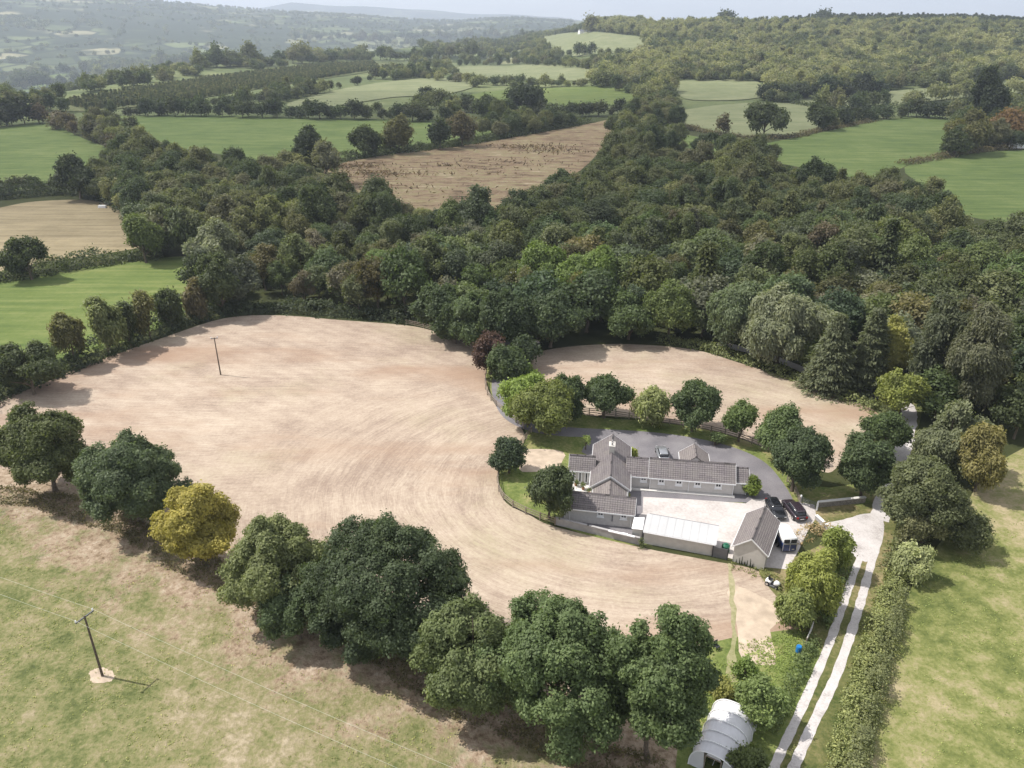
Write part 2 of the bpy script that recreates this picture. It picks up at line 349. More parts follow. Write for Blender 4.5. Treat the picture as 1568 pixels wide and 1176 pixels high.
def sheet(name, px, mat, lvl=1, smooth=5, world=False, keep=True, label=None, wob=0.0, seed=0):
    P = [Vector(p) if world else Vector(G(*p)) for p in px]
    if smooth: P = catmull(P, True, smooth)
    if wob:
        rr = random.Random(seed); P = [p + Vector((rr.uniform(-wob, wob), rr.uniform(-wob, wob))) for p in P]
    W = [(p.x, p.y) for p in P]
    if keep: FIELDS.append(W)
    xs = [p[0] for p in W]; ys = [p[1] for p in W]
    far = max(math.hypot(a, b) for a, b in W) > 540
    pts = [Vector(p) for p in W]
    if far:
        c = max(14, (max(xs) - min(xs)) / 60)
        gx, gy = np.meshgrid(np.arange(min(xs), max(xs), c), np.arange(min(ys), max(ys), c))
        k = in_poly(W, gx.ravel(), gy.ravel()); pts += [Vector(q) for q in zip(gx.ravel()[k], gy.ravel()[k])]
    n = len(W); res = delaunay_2d_cdt(pts, [(i, (i + 1) % n) for i in range(n)], [], 1, 1e-4)
    me = bpy.data.meshes.new(name); vs = res[0]; ax = np.array([v.x for v in vs]); ay = np.array([v.y for v in vs])
    z = hgt(ax, ay) + 0.004 * lvl + np.where(np.hypot(ax, ay) > 540, .12 + .0003 * np.hypot(ax, ay), 0) * (1 + .2 * lvl if far else 0)
    me.from_pydata(list(zip(ax, ay, z)), [], [tuple(f) for f in res[2]]); me.update()
    if len(me.polygons) and me.polygons[0].normal.z < 0: me.flip_normals()
    me.materials.append(mat); o = bpy.data.objects.new(name, me); link(o); tag(o, label, None, None, 'structure'); return o
def pline(px): return [G(*p) for p in px]

# ------------------------------------------------------------------ terrain sheet
az = np.concatenate([np.arange(-180, -44, 4), np.arange(-44, 44, .3), np.arange(44, 180, 4)]) * math.pi / 180
dd = np.concatenate([[0.5], np.geomspace(8, 17000, 330)])
AA, DD = np.meshgrid(az, dd); tx = DD * np.sin(AA); ty = DD * np.cos(AA); tz = hgt(tx, ty)
na, nd = len(az), len(dd); idx = np.arange(na * nd).reshape(nd, na)
q = np.stack([idx[:-1, :], np.roll(idx, -1, 1)[:-1, :], np.roll(idx, -1, 1)[1:, :], idx[1:, :]], -1).reshape(-1, 4)
me = bpy.data.meshes.new('terrain'); V = np.stack([tx, ty, tz], -1).reshape(-1, 3)
me.from_pydata(V.tolist(), [], q.tolist() + [idx[0, ::-1].tolist()]); me.update()
if me.polygons[500].normal.z < 0: me.flip_normals()
me.polygons.foreach_set('use_smooth', [True] * len(me.polygons)); me.materials.append(M['terrain'])
tag(link(bpy.data.objects.new('terrain', me)), kind='structure')

# near fields
sheet('pasture', [(-260, 790), (-60, 690), (60, 715), (200, 752), (330, 806), (480, 868), (650, 948), (800, 1008), (930, 1075), (1035, 1090), (1045, 1230), (1040, 1330), (300, 1400), (-500, 1400), (-700, 1100)], M['pasture'], 1, 3)
sheet('hay_field', [(-120, 668), (0, 612), (60, 590), (130, 560), (250, 517), (345, 487), (430, 483), (520, 490), (600, 496), (650, 503), (700, 520), (738, 548), (746, 590), (760, 622), (800, 658), (798, 684), (770, 703), (763, 740), (775, 770), (810, 788), (848, 806), (980, 838), (1085, 858), (1165, 876), (1205, 925), (1236, 966), (1175, 985), (1100, 990), (1085, 1020), (1060, 1100), (930, 1090), (800, 1020), (650, 960), (480, 880), (330, 820), (200, 765), (80, 735), (-60, 700)], M['stubble'], 2, 4)
sheet('paddock', [(812, 545), (870, 531), (960, 527), (1060, 535), (1130, 555), (1200, 577), (1290, 607), (1345, 634), (1325, 662), (1290, 705), (1268, 724), (1235, 708), (1190, 692), (1150, 677), (1100, 661), (1050, 650), (950, 638), (885, 633), (855, 605), (828, 578)], M['stubble'], 2, 4)
sheet('garden_lawn', [(742, 545), (820, 545), (860, 600), (890, 634), (1000, 646), (1100, 662), (1190, 696), (1250, 745), (1330, 740), (1330, 785), (1245, 800), (1170, 775), (1142, 768), (985, 835), (852, 803), (810, 786), (776, 768), (765, 740), (772, 705), (800, 684), (804, 658), (764, 622), (748, 590)], M['lawn'], 1, 4)
sheet('kitchen_garden', [(1085, 985), (1240, 962), (1262, 985), (1200, 1130), (1170, 1230), (1040, 1230), (1050, 1080), (1070, 1020)], M['lawn'], 3, 4)
sheet('garden_verge', [(1160, 868), (1200, 860), (1300, 830), (1275, 985), (1235, 975), (1200, 930)], M['verge'], 3.5, 4, wob=.15)
sheet('bare_path', [(1118, 895), (1200, 935), (1180, 965), (1188, 1010), (1180, 1018), (1138, 1012), (1128, 960)], M['soil'], 4, 3, wob=.12)
sheet('dry_lawn_patch', [(808, 688), (862, 692), (850, 718), (800, 722), (796, 704)], M['soil'], 3, 4, wob=.15)
sheet('grass_strip', [(1113, 868), (1120, 868), (1125, 920), (1127, 990), (1130, 1040), (1114, 1040), (1118, 980), (1118, 920)], M['dryg'], 5, 5, wob=.28)
sheet('right_pasture', [(1330, 1230), (1345, 1080), (1372, 960), (1412, 870), (1470, 790), (1500, 740), (1560, 690), (1700, 650), (2100, 700), (2100, 1230)], M['pasture2'], 1, 4)
sheet('lane_verge', [(1170, 1230), (1215, 1090), (1262, 985), (1300, 880), (1310, 840), (1262, 812), (1245, 790), (1262, 768), (1330, 770), (1368, 700), (1388, 625), (1412, 622), (1395, 700), (1375, 790), (1362, 850), (1345, 950), (1318, 1060), (1290, 1230)], M['verge'], 2, 4)
sheet('driveway', [(742, 520), (815, 520), (826, 532), (790, 560), (776, 585), (773, 615), (786, 634), (830, 650), (880, 655), (940, 658), (1000, 662), (1060, 670), (1120, 684), (1165, 704), (1192, 730), (1215, 771), (1180, 775), (1150, 765), (1150, 735), (905, 700), (906, 672), (860, 668), (810, 660), (772, 640), (756, 612), (753, 585), (760, 555)], M['asphalt'], 4, 4)
sheet('yard_path', [(950, 738), (1160, 752), (1152, 770), (985, 764), (984, 790), (955, 815), (966, 757)], M['asphalt'], 5, 0)
sheet('yard_concrete', [(985, 761), (1060, 765), (1142, 771), (1152, 764), (1200, 766), (1247, 773), (1250, 792), (1236, 815), (1222, 845), (1206, 872), (1163, 868), (1100, 850), (985, 832), (975, 815), (978, 790), (984, 785)], M['concrete'], 7, 0)
sheet('side_path', [(856, 802), (862, 790), (975, 806), (978, 833)], M['asphalt'], 5.5, 0)
sheet('patio', [(868, 733), (912, 738), (905, 765), (858, 758)], M['paving'], 6, 0)
sheet('lane_entrance', [(1256, 802), (1290, 796), (1325, 787), (1352, 792), (1348, 840), (1330, 860), (1306, 850), (1290, 822), (1262, 806)], M['gravel'], 5, 5, wob=.08)
def strip(name, px, wd, mat, lvl, taper=None):
    P = catmull([Vector(G(*p)) for p in px], False, 8); rr = random.Random(len(px)); m = MB(); vs = []
    for i, p in enumerate(P):
        d = (P[min(i + 1, len(P) - 1)] - P[max(0, i - 1)]).normalized(); nn = Vector((-d.y, d.x)); ww = wd / 2 * rr.uniform(.86, 1.12)
        vs.append(((p - nn * ww), (p + nn * ww)))
    z = .004 * lvl
    for (a, b), (c, d) in zip(vs, vs[1:]): m.face([(a.x, a.y, z), (c.x, c.y, z), (d.x, d.y, z), (b.x, b.y, z)])
    o = m.build(name, mat)
    if o.data.polygons[0].normal.z < 0: o.data.flip_normals()
    tag(o, kind='structure'); return o
strip('wheel_track', [(1165, 1225), (1192, 1160), (1218, 1105), (1247, 1040), (1268, 990), (1288, 935), (1305, 885), (1322, 840), (1335, 795)], .85, M['gravel'], 6)
strip('wheel_track', [(1196, 1225), (1222, 1160), (1247, 1105), (1278, 1040), (1298, 985), (1314, 935), (1328, 885), (1340, 840), (1348, 800)], .95, M['gravel'], 7)
strip('wheel_track', [(1346, 796), (1358, 755), (1372, 715), (1385, 680), (1392, 640), (1384, 618), (1330, 602), (1250, 574), (1180, 547), (1100, 525)], 2.4, M['gravel'], 6)
# middle distance and far fields
for i_, (nm, mt, lv, px) in enumerate([
 ('grass_field', 'mid', 2, [(-120, 205), (0, 196), (40, 190), (75, 190), (130, 213), (190, 238), (150, 258), (90, 275), (20, 292), (-120, 310)]),
 ('grass_field', 'mid', 2, [(165, 180), (330, 177), (500, 182), (690, 184), (760, 190), (745, 206), (640, 222), (540, 240), (470, 250), (400, 246), (330, 235), (260, 222), (205, 198)]),
 ('cleared_ground', 'clear', 3, [(505, 255), (600, 236), (700, 224), (800, 208), (900, 190), (955, 180), (930, 215), (890, 260), (800, 305), (740, 325), (640, 320), (550, 300), (505, 275)]),
 ('dry_field', 'tan', 2, [(-120, 345), (0, 318), (60, 308), (150, 308), (200, 335), (235, 370), (150, 390), (60, 402), (-120, 440)]),
 ('grass_field', 'bright', 2, [(-160, 470), (0, 432), (120, 412), (220, 398), (298, 394), (310, 430), (296, 476), (200, 520), (110, 552), (0, 590), (-160, 640)]),
 ('grass_field', 'mid', 2, [(990, 195), (1060, 208), (1150, 220), (1200, 214), (1270, 200), (1350, 185), (1420, 178), (1460, 188), (1455, 238), (1400, 248), (1340, 275), (1260, 262), (1160, 245), (1050, 232)]),
 ('grass_field', 'pale', 2, [(1020, 176), (1100, 162), (1200, 158), (1262, 168), (1300, 185), (1200, 209), (1150, 210), (1090, 201), (1030, 190)]),
 ('grass_field', 'mid', 2, [(1385, 256), (1480, 236), (1568, 230), (1700, 226), (1700, 330), (1500, 335), (1440, 300)]),
 ('grass_field', 'pale', 2, [(1195, 152), (1300, 147), (1400, 137), (1568, 123), (1700, 116), (1700, 138), (1568, 143), (1480, 150), (1370, 162), (1300, 168), (1240, 160)]),
 ('grass_field', 'pale', 2, [(1020, 125), (1100, 123), (1160, 126), (1165, 150), (1060, 154), (1035, 140)]),
 ('grass_field', 'bright', 2, [(700, 152), (760, 140), (880, 134), (985, 135), (950, 160), (850, 168), (740, 172), (705, 163)]),
 ('grass_field', 'pale', 2, [(705, 102), (800, 100), (905, 107), (900, 124), (790, 122), (715, 116)]),
 ('grass_field', 'pale', 2, [(825, 54), (900, 50), (990, 60), (940, 82), (850, 80)]),
 ('grass_field', 'pale', 2, [(440, 160), (540, 134), (660, 120), (730, 128), (690, 144), (600, 150), (500, 165)]),
 ('plantation_ground', 'rough', 2, [(90, 158), (300, 122), (480, 100), (570, 94), (590, 106), (450, 128), (300, 152), (130, 172)]),
 ('grass_field', 'pale', 2, [(200, 112), (300, 100), (420, 92), (300, 92), (210, 98)]),
 ('grass_field', 'pale', 2, [(540, 66), (640, 60), (660, 70), (560, 76)]),
 ('grass_field', 'mid', 2, [(20, 128), (110, 112), (130, 124), (40, 142)]),
]): sheet(nm, px, M[mt], lv + i_ * .12, 4)
# ------------------------------------------------------------------ foliage generators
def unit(a): return a / np.maximum(np.linalg.norm(a, axis=-1, keepdims=True), 1e-9)
def leaf_quads(rng, P, Nn, s, asp=.62, axis=None):
    n = len(P); s = s * rng.uniform(.65, 1.3, (n, 1))
    ref = rng.normal(size=(n, 3)) if axis is None else np.broadcast_to(axis, (n, 3)) + rng.normal(size=(n, 3)) * .22
    t1 = unit(ref - Nn * np.sum(ref * Nn, -1, keepdims=True)); t2 = np.cross(Nn, t1)
    a = t1 * s * .62; b = t2 * s * .62 * asp; bend = Nn * s * .14
    return np.stack([P - a, P + b * 1.0 + bend, P + a, P - b + bend], 1)
def env_noise(d, ph): return (np.sin(d[:, 0] * 3.1 + ph) * np.cos(d[:, 1] * 2.7 + ph * 1.7) + .6 * np.sin(d[:, 2] * 5 + d[:, 0] * 4 + ph * 2.3)) 
def crown_quads(seed, rx, h, hb, nl=30, n=5000, s=.5, kind='round', per=9, lean=(0, 0)):
    """foliage of one tree: rx radius, h top height, hb bottom of the crown"""
    rng = np.random.default_rng(seed); rz = (h - hb) / 2; cz = (h + hb) / 2; E = np.array([rx, rx * rng.uniform(.9, 1.05), rz])
    if kind == 'conifer':
        k = n // 7; t = rng.uniform(0, 1, k) ** .8; nb = 22
        lay = np.floor(t * nb) / nb; a = rng.uniform(0, 6.283, k); spoke = np.sin(a * 7 + lay * 37) * .18 + 1
        prof = (1 - lay) ** .85 * rx * spoke * (1 + .2 * np.sin(lay * 50)); r = prof * rng.uniform(.25, 1, k) ** .55
        z = h - (h - hb) * (1 - (1 - lay)) - r * .28 - rng.uniform(0, .5, k) * (h - hb) / nb
        z = hb + (h - hb) * lay - r * .25 + rng.normal(size=k) * .12
        C = np.stack([r * np.cos(a), r * np.sin(a), z], -1); out = unit(np.stack([np.cos(a), np.sin(a), .55 + 0 * a], -1))
        P = np.repeat(C, 7, 0) + rng.normal(size=(k * 7, 3)) * s * np.array([.9, .9, .35]); O = np.repeat(out, 7, 0)
        v = np.repeat(rng.uniform(0, .55, k), 7) + rng.uniform(0, .45, k * 7)
        Nn = unit(O * .5 + np.array([0, 0, .8]) + rng.normal(size=P.shape) * .4)
        ax = unit(O * np.array([1, 1, 0]) + np.array([0, 0, -.35]))
        return leaf_quads(rng, P, Nn, s * 1.35, .38, ax), v
    d = unit(rng.normal(size=(nl * 3, 3))); d = d[d[:, 2] > -.62][:nl]; nl = len(d); ph = rng.uniform(0, 6)
    f = rng.uniform(.46, .78, (nl, 1)) * (1 + .17 * env_noise(d, ph)[:, None])
    C = d * E * f; LR = rng.uniform(.22, .42, nl) * (nl / 30.) ** -.22
    pr = rng.uniform(size=nl) < .2; f[pr] *= 1.22; LR[pr] *= .62
    # cheap relaxation keeps lobes apart so that the outline stays uneven
    for _ in range(2):
        D = C[:, None] - C[None]; L_ = np.linalg.norm(D / E, axis=-1) + np.eye(nl) * 9
        push = (D / np.maximum(L_[..., None], .05)) * np.clip(.33 - L_, 0, 1)[..., None]; C = C + push.sum(1) * .25
    R3 = LR[:, None] * np.array([rx, rx, min(rz, rx * 1.1)]) * np.array([1, 1, .88])
    ms_ = 7; so_ = unit(rng.normal(size=(nl, ms_, 3)) + unit(C / E)[:, None] * .9 + np.array([0, 0, .3]))
    SC = (C[:, None] + so_ * R3[:, None] * rng.uniform(.6, 1.05, (nl, ms_, 1))).reshape(-1, 3); SR = (R3[:, None] * rng.uniform(.30, .55, (nl, ms_, 1))).reshape(-1, 3)
    AC = np.concatenate([C, SC]); AR = np.concatenate([R3 * .88, SR]); own = np.concatenate([np.arange(nl), np.repeat(np.arange(nl), ms_)])
    wgt = np.concatenate([np.full(nl, 1.6), np.full(nl * ms_, .62)]) * (AR[:, 0] / AR[:nl, 0].mean()) ** 1.3; wgt /= wgt.sum()
    k = int(n / per * 1.75); si = rng.choice(len(AC), k, p=wgt); li = own[si]; od = unit(AC[si] / E)
    dd_ = unit(rng.normal(size=(k, 3)) + od * .6 + np.array([0, 0, .25]))
    P = AC[si] + dd_ * AR[si] * rng.uniform(.70, 1.08, k)[:, None]
    ins = (np.linalg.norm((P[:, None] - C[None]) / R3[None], axis=-1) < .60); ins[np.arange(k), li] = False; own_in = np.linalg.norm((P - C[li]) / R3[li], axis=-1) < .55
    ok = ~ins.any(1) & ~own_in & (P[:, 2] > -rz * 1.02); P, dd_, li, si = P[ok], dd_[ok], li[ok], si[ok]
    if len(P) * per > n: P, dd_, li, si = P[:n // per], dd_[:n // per], li[:n // per], si[:n // per]
    below = np.clip(-P[:, 2:3] / rz, 0, 1); P[:, :2] *= (1 - .22 * below) * (1 - .26 * np.clip(P[:, 2:3] / rz, 0, 1) ** 1.4)
    k = len(P); lob = rng.uniform(0, .35, nl)
    sl = rng.uniform(0, .3, len(AC)); cv = rng.uniform(0, .25, k) + lob[li] * .6 + sl[si]; Cn = P + np.array([0, 0, cz])
    sg = s * 1.15
    off = rng.normal(size=(k * per, 3)) * sg; O = np.repeat(dd_, per, 0); off -= O * np.sum(off * O, -1, keepdims=True) * .5
    Q = np.repeat(Cn, per, 0) + off; v = np.repeat(cv, per) + rng.uniform(0, .28, k * per)
    Nn = unit(O * 1.0 + np.array([0, 0, .25]) + rng.normal(size=Q.shape) * .3)
    if kind == 'willow':
        Q[:, 2] -= np.abs(rng.normal(size=len(Q))) * s * 2.2 * (1 - O[:, 2].clip(0, 1)); ax = np.array([.35, 0, -1.0]) + O * .35
        qd = leaf_quads(rng, Q, Nn, s * 1.35, .4, ax)
    else: qd = leaf_quads(rng, Q, Nn, s)
    if lean != (0, 0):
        kz = (qd[..., 2:3] / h) ** 1.5; qd = qd + kz * np.array([lean[0], lean[1], 0]) * h
    return qd, v
def tube_quads(pts, rad, seg=5):
    pts = np.array(pts, float); R_ = []
    for i in range(len(pts)):
        d = unit((pts[min(i + 1, len(pts) - 1)] - pts[max(i - 1, 0)])[None])[0]; a = unit(np.cross(d, [.3, .9, .1])[None])[0]; b = np.cross(d, a)
        t = np.arange(seg) * 2 * math.pi / seg; R_.append(pts[i] + (np.cos(t)[:, None] * a + np.sin(t)[:, None] * b) * rad[i])
    o = []
    for i in range(len(pts) - 1):
        for j in range(seg): q_ = (j + 1) % seg; o.append([R_[i][j], R_[i][q_], R_[i + 1][q_], R_[i + 1][j]])
    return np.array(o)
def trunk_quads(seed, rx, h, hb, r0, limbs=5, seg=6):
    rr = random.Random(seed); top = hb + (h - hb) * .55; out_ = []
    p = [(0, 0, -.3), (rr.uniform(-.1, .1), rr.uniform(-.1, .1), hb * .5), (rr.uniform(-.25, .25), rr.uniform(-.25, .25), hb + .3), (rr.uniform(-.4, .4), rr.uniform(-.4, .4), top), (0, 0, h * .9)]
    out_.append(tube_quads(p, [r0 * 1.35, r0, r0 * .85, r0 * .5, r0 * .12], seg))
    for i in range(limbs):
        a = i * 6.283 / limbs + rr.uniform(-.4, .4); z0 = hb * rr.uniform(.8, 1.1) + rr.uniform(0, .25) * (h - hb); L_ = rx * rr.uniform(.6, .85); z1 = z0 + (h - hb) * rr.uniform(.2, .45)
        c, s_ = math.cos(a), math.sin(a)
        out_.append(tube_quads([(0, 0, z0), (c * L_ * .45, s_ * L_ * .45, z0 + (z1 - z0) * .55), (c * L_, s_ * L_, z1)], [r0 * .5, r0 * .33, r0 * .08], 5))
    return np.concatenate(out_)
def merged_mesh(name, seed, rx, h, hb, nl, n, s, kind='round', lean=(0, 0), per=9):
    qd, v = crown_quads(seed, rx, h, hb, nl, n, s, kind, per, lean); tq = trunk_quads(seed, rx, h, hb, .045 * rx + .05, 3, 5)
    me = quad_mesh(name, np.concatenate([qd, tq]), np.concatenate([v, np.full(len(tq), .5)]), M['leaf']); me.materials.append(M['bark'])
    mi = np.zeros(len(me.polygons), np.int32); mi[len(qd):] = 1; me.polygons.foreach_set('material_index', mi); return me
TINT = dict(dark=(.050, .062, .028), deep=(.036, .046, .025), olive=(.098, .096, .042), mid=(.080, .100, .036), light=(.125, .15, .055), lime=(.165, .195, .055), yellow=(.225, .195, .055), gold=(.24, .235, .065),
            copper=(.060, .036, .030), rust=(.14, .09, .045), grey=(.12, .12, .078), brown=(.095, .082, .05), silver=(.135, .145, .095), sage=(.115, .13, .06))
def setc(o, c, jit=0, rr=None):
    c = TINT[c] if isinstance(c, str) else c
    if not jit: c = [c[0] * 1.62, min(c[1] * 1.62, c[0] * 1.62 * 1.36), c[2] * 1.5]
    if jit: k = 1 + rr.uniform(-jit, jit); c = (c[0] * k * (1 + rr.uniform(-jit, jit) * .4), c[1] * k, c[2] * k)
    o.color = (*c, 1); return o
def box_fit(x0, y0, x1, y1, by, hbf=.14):
    """tree whose crown fills a box of the frame and that stands on the ground at row by"""
    cx = (x0 + x1) / 2; bx = cx; u, vv = np.meshgrid(np.linspace(0, math.pi, 13), np.linspace(0, 2 * math.pi, 24)); ex = np.sin(u) * np.cos(vv); ey = np.sin(u) * np.sin(vv); ez = np.cos(u)
    r = 4.; h = 10.
    for _ in range(12):
        gx, gy = G(bx, by); gz = float(hgt(gx, gy)); lo, hi = 1.0, 40.0
        for _ in range(22):
            h = (lo + hi) / 2; hb = h * hbf; rz = (h - hb) / 2; cz = (h + hb) / 2 + gz
            X, Y = proj(gx + ex * r * .93, gy + ey * r * .93, cz + ez * rz)
            if Y.min() < y0: hi = h
            else: lo = h
        bx += (cx - (X.min() + X.max()) / 2); r *= .5 + .5 * (x1 - x0) / max(1, X.max() - X.min())
    return gx, gy, r, h
TREES_XY = []
def big_tree(name, label, tint, box, by, seed, nleaf=None, s=None, kind='round', nl=34, hbf=.14, lean=(0, 0), cat='tree', group=None, dz=0):
    gx, gy, r, h = box_fit(*box, by, hbf); sc = scale_at(gx, gy, h / 2) * 1024 / 1568
    s = s or max(.23, 2.1 / sc); area = r * r * 4 + r * h * 4
    n = nleaf or int(min(105000, 12 * area / (s * s)))
    root = empty(name, (gx, gy, float(hgt(gx, gy))), label=label, cat=cat, group=group)
    qd, v = crown_quads(seed, r, h, h * hbf, nl, n, s, kind, lean=lean)
    c = bpy.data.objects.new('crown', quad_mesh('crown', qd, v, M['leaf'])); link(c, root); setc(c, tint)
    tq = trunk_quads(seed, r, h, h * hbf, max(.08, .05 * r + .03), 6, 7)
    t = bpy.data.objects.new('trunk', quad_mesh('trunk', tq, np.full(len(tq), .5), M['bark'])); link(t, root)
    TREES_XY.append((gx, gy, r)); return root
BT = big_tree
# foreground row along the field boundary
BT('oak_tree', 'dome shaped olive green tree at the left edge between pasture and hay field', (.066, .078, .032), (-8, 622, 136, 762), 752, 1, nl=46, hbf=.1)
BT('broadleaf_tree', 'grey green rounded tree between the olive dome tree and the yellow tree', (.064, .084, .045), (112, 660, 278, 800), 800, 2, nl=38, hbf=.1)
BT('autumn_tree', 'yellow autumn tree on the boundary of the hay field', 'yellow', (238, 744, 363, 852), 866, 3, nl=30, hbf=.12)
BT('ash_tree', 'light sage green tree right of the yellow autumn tree', 'sage', (343, 788, 486, 930), 936, 4, nl=36, hbf=.1)
BT('oak_tree', 'biggest tree, very dark green and broad, in the middle of the foreground row', (.046, .062, .032), (480, 785, 726, 985), 985, 5, nl=60, hbf=.08)
BT('thorn_tree', 'low dark green tree under the left side of the biggest oak', (.045, .072, .034), (487, 900, 600, 1012), 1015, 6, nl=20, hbf=.06)
BT('ash_tree', 'dull olive green tree right of the biggest dark tree in the foreground row', (.092, .112, .05), (650, 912, 800, 1110), 1085, 7, nl=40, hbf=.08)
BT('oak_tree', 'broad mid green oak left of the last foreground tree by the bottom edge', (.075, .105, .045), (755, 898, 965, 1150), 1125, 8, nl=66, hbf=.07)
BT('oak_tree', 'tall green oak beside the white polytunnel at the bottom edge', (.072, .10, .042), (925, 918, 1085, 1185), 1165, 9, nl=56, hbf=.06)
BT('thorn_bush', 'low green thorn bush at the foot of the light sage tree', (.06, .09, .04), (405, 880, 500, 975), 978, 10, nl=14, hbf=.04, cat='bush')
# trees round the house
BT('maple_tree', 'tall bright green maple on the left of the clump beside the driveway bend', (.125, .165, .045), (768, 572, 850, 652), 650, 11, nl=24)
BT('maple_tree', 'broad green maple with reddish tips at the front of the clump beside the driveway', (.10, .115, .038), (792, 585, 880, 662), 664, 12, nl=26, hbf=.08)
BT('maple_tree', 'darker green maple at the right of the clump beside the driveway', (.055, .09, .035), (840, 577, 896, 640), 645, 13, nl=22)
BT('young_tree', 'round dark green tree on the fence right of the driveway clump', (.05, .085, .032), (896, 575, 958, 632), 640, 14, nl=22, hbf=.2)
BT('young_tree', 'pale thin leaved young tree on the paddock fence', (.17, .185, .085), (979, 594, 1023, 645), 652, 15, nl=14, hbf=.18, kind='willow')
BT('young_tree', 'dense green tree between the pale young tree and the small one on the paddock fence', (.055, .095, .035), (1030, 588, 1098, 652), 660, 16, nl=24, hbf=.18)
BT('young_tree', 'small bright green tree on the paddock fence behind the long roof', (.075, .125, .038), (1114, 614, 1158, 664), 676, 17, nl=16, hbf=.2)
BT('broadleaf_tree', 'wind tilted green tree behind the largest round tree at the paddock end', (.07, .10, .04), (1160, 628, 1226, 688), 700, 18, nl=22, hbf=.15, lean=(.12, 0))
BT('broadleaf_tree', 'largest round dark tree beside the end of the paddock fence', (.048, .074, .034), (1178, 654, 1266, 742), 752, 19, nl=34, hbf=.1)
BT('young_tree', 'small round tree standing alone at the fence bend left of the house', (.05, .09, .04), (757, 675, 801, 714), 724, 20, nl=14, hbf=.15)
BT('birch_tree', 'loose dark tree at the left gable of the front outbuilding', (.055, .07, .035), (812, 709, 873, 782), 794, 21, nl=22, hbf=.16, kind='willow', lean=(.08, 0))
BT('copper_beech', 'dark copper leaved tree at the corner of the hay field by the driveway', 'copper', (727, 508, 775, 568), 573, 22, nl=20, hbf=.14)
BT('chestnut_tree', 'dark green tree leaning over the driveway right of the copper tree', (.05, .068, .032), (755, 532, 806, 586), 588, 23, nl=20, hbf=.1)
BT('chestnut_tree', 'small dark tree beyond the driveway at the paddock corner', (.04, .058, .028), (782, 516, 826, 560), 562, 24, nl=18, hbf=.1)
BT('thorn_bush', 'small bright green bush beside the driveway between dark trees and clump', (.11, .16, .05), (787, 558, 818, 584), 590, 25, nl=10, hbf=.05, cat='bush')
BT('chestnut_tree', 'tall dark tree right behind the copper tree at the wood edge', (.045, .062, .03), (738, 452, 806, 545), 545, 26, nl=30)
BT('broadleaf_tree', 'wide green tree at the wood edge behind the post and rail fence', (.05, .085, .033), (640, 432, 702, 510), 515, 27, nl=28, hbf=.1)
BT('broadleaf_tree', 'green tree next to the tall dark one at the wood edge behind the fence', (.055, .085, .035), (688, 448, 756, 535), 534, 28, nl=28, hbf=.1)
BT('chestnut_tree', 'broad dark tree above the left end of the paddock', (.046, .066, .032), (800, 448, 888, 532), 532, 29, nl=34, hbf=.1)
BT('maple_tree', 'bright green tree in the wood behind the utility pole', (.085, .12, .034), (792, 373, 862, 452), 470, 30, nl=24)
BT('maple_tree', 'bright green broad tree with a yellow patch in the wood above the paddock', (.09, .125, .036), (858, 378, 945, 452), 475, 31, nl=28)
BT('broadleaf_tree', 'green tree squeezed between the two green trees behind the post and rail fence', (.045, .072, .03), (668, 462, 726, 524), 526, 51, nl=24, hbf=.08)
BT('chestnut_tree', 'dark tree between the tall dark tree and the broad one above the paddock', (.045, .064, .03), (770, 462, 824, 536), 536, 52, nl=24, hbf=.08)
# right side
BT('chestnut_tree', 'broad dark tree between the paddock and the stone wall', (.052, .078, .034), (1288, 664, 1372, 752), 760, 32, nl=30, hbf=.08)
BT('chestnut_tree', 'dark tree behind the broad one on the right edge of the paddock', (.058, .08, .034), (1328, 628, 1388, 690), 696, 33, nl=22, hbf=.1)
BT('maple_tree', 'yellowish green tree at the far right corner of the paddock', (.125, .14, .04), (1348, 570, 1416, 640), 642, 34, nl=22, hbf=.1)
BT('hawthorn_tree', 'large grey olive tree on the right of the lane entrance', (.085, .095, .05), (1352, 700, 1482, 828), 822, 35, nl=44, hbf=.05)
BT('willow_tree', 'grey green windblown willow beside the upper lane', (.105, .115, .068), (1398, 622, 1508, 716), 722, 36, nl=36, hbf=.05, kind='willow', lean=(.1, 0))
BT('weeping_tree', 'golden brown weeping tree behind the grey olive tree on the right', (.145, .13, .055), (1466, 656, 1548, 738), 752, 37, nl=24, hbf=.06, kind='willow')
BT('hawthorn_tree', 'grey tree below the large grey olive tree on the lane hedge', (.12, .12, .065), (1376, 778, 1448, 836), 840, 38, nl=18, hbf=.05)
BT('willow_bush', 'silvery windblown bush on the lane hedge beside the right pasture', (.21, .225, .12), (1366, 830, 1418, 880), 885, 39, nl=12, hbf=.05, kind='willow', cat='bush', lean=(.2, 0))
BT('hawthorn_tree', 'small green tree at the top corner of the right pasture', (.08, .09, .045), (1450, 790, 1515, 838), 842, 40, nl=16, hbf=.05)
BT('golden_cypress', 'golden yellow conifer between the yard and the lane', (.17, .185, .052), (1210, 842, 1284, 930), 938, 41, nl=30, hbf=.04, kind='willow')
BT('golden_cypress', 'smaller yellow green conifer beside the gravel entrance', (.145, .17, .05), (1256, 808, 1307, 872), 880, 42, nl=18, hbf=.05, kind='willow')
BT('cypress_bush', 'dull green bush at the lower left of the golden conifer', (.13, .15, .055), (1196, 895, 1252, 955), 958, 43, nl=18, hbf=.03, cat='bush', kind='willow')
BT('garden_shrub', 'small bright green shrub on the lawn above the polytunnel', (.12, .17, .05), (1128, 1010, 1156, 1034), 1036, 44, nl=10, hbf=.03, cat='shrub', s=.2)
BT('garden_shrub', 'rounded yellow green shrub at the back of the polytunnel', (.17, .17, .055), (1087, 1038, 1126, 1074), 1076, 45, nl=12, hbf=.03, cat='shrub', s=.2)
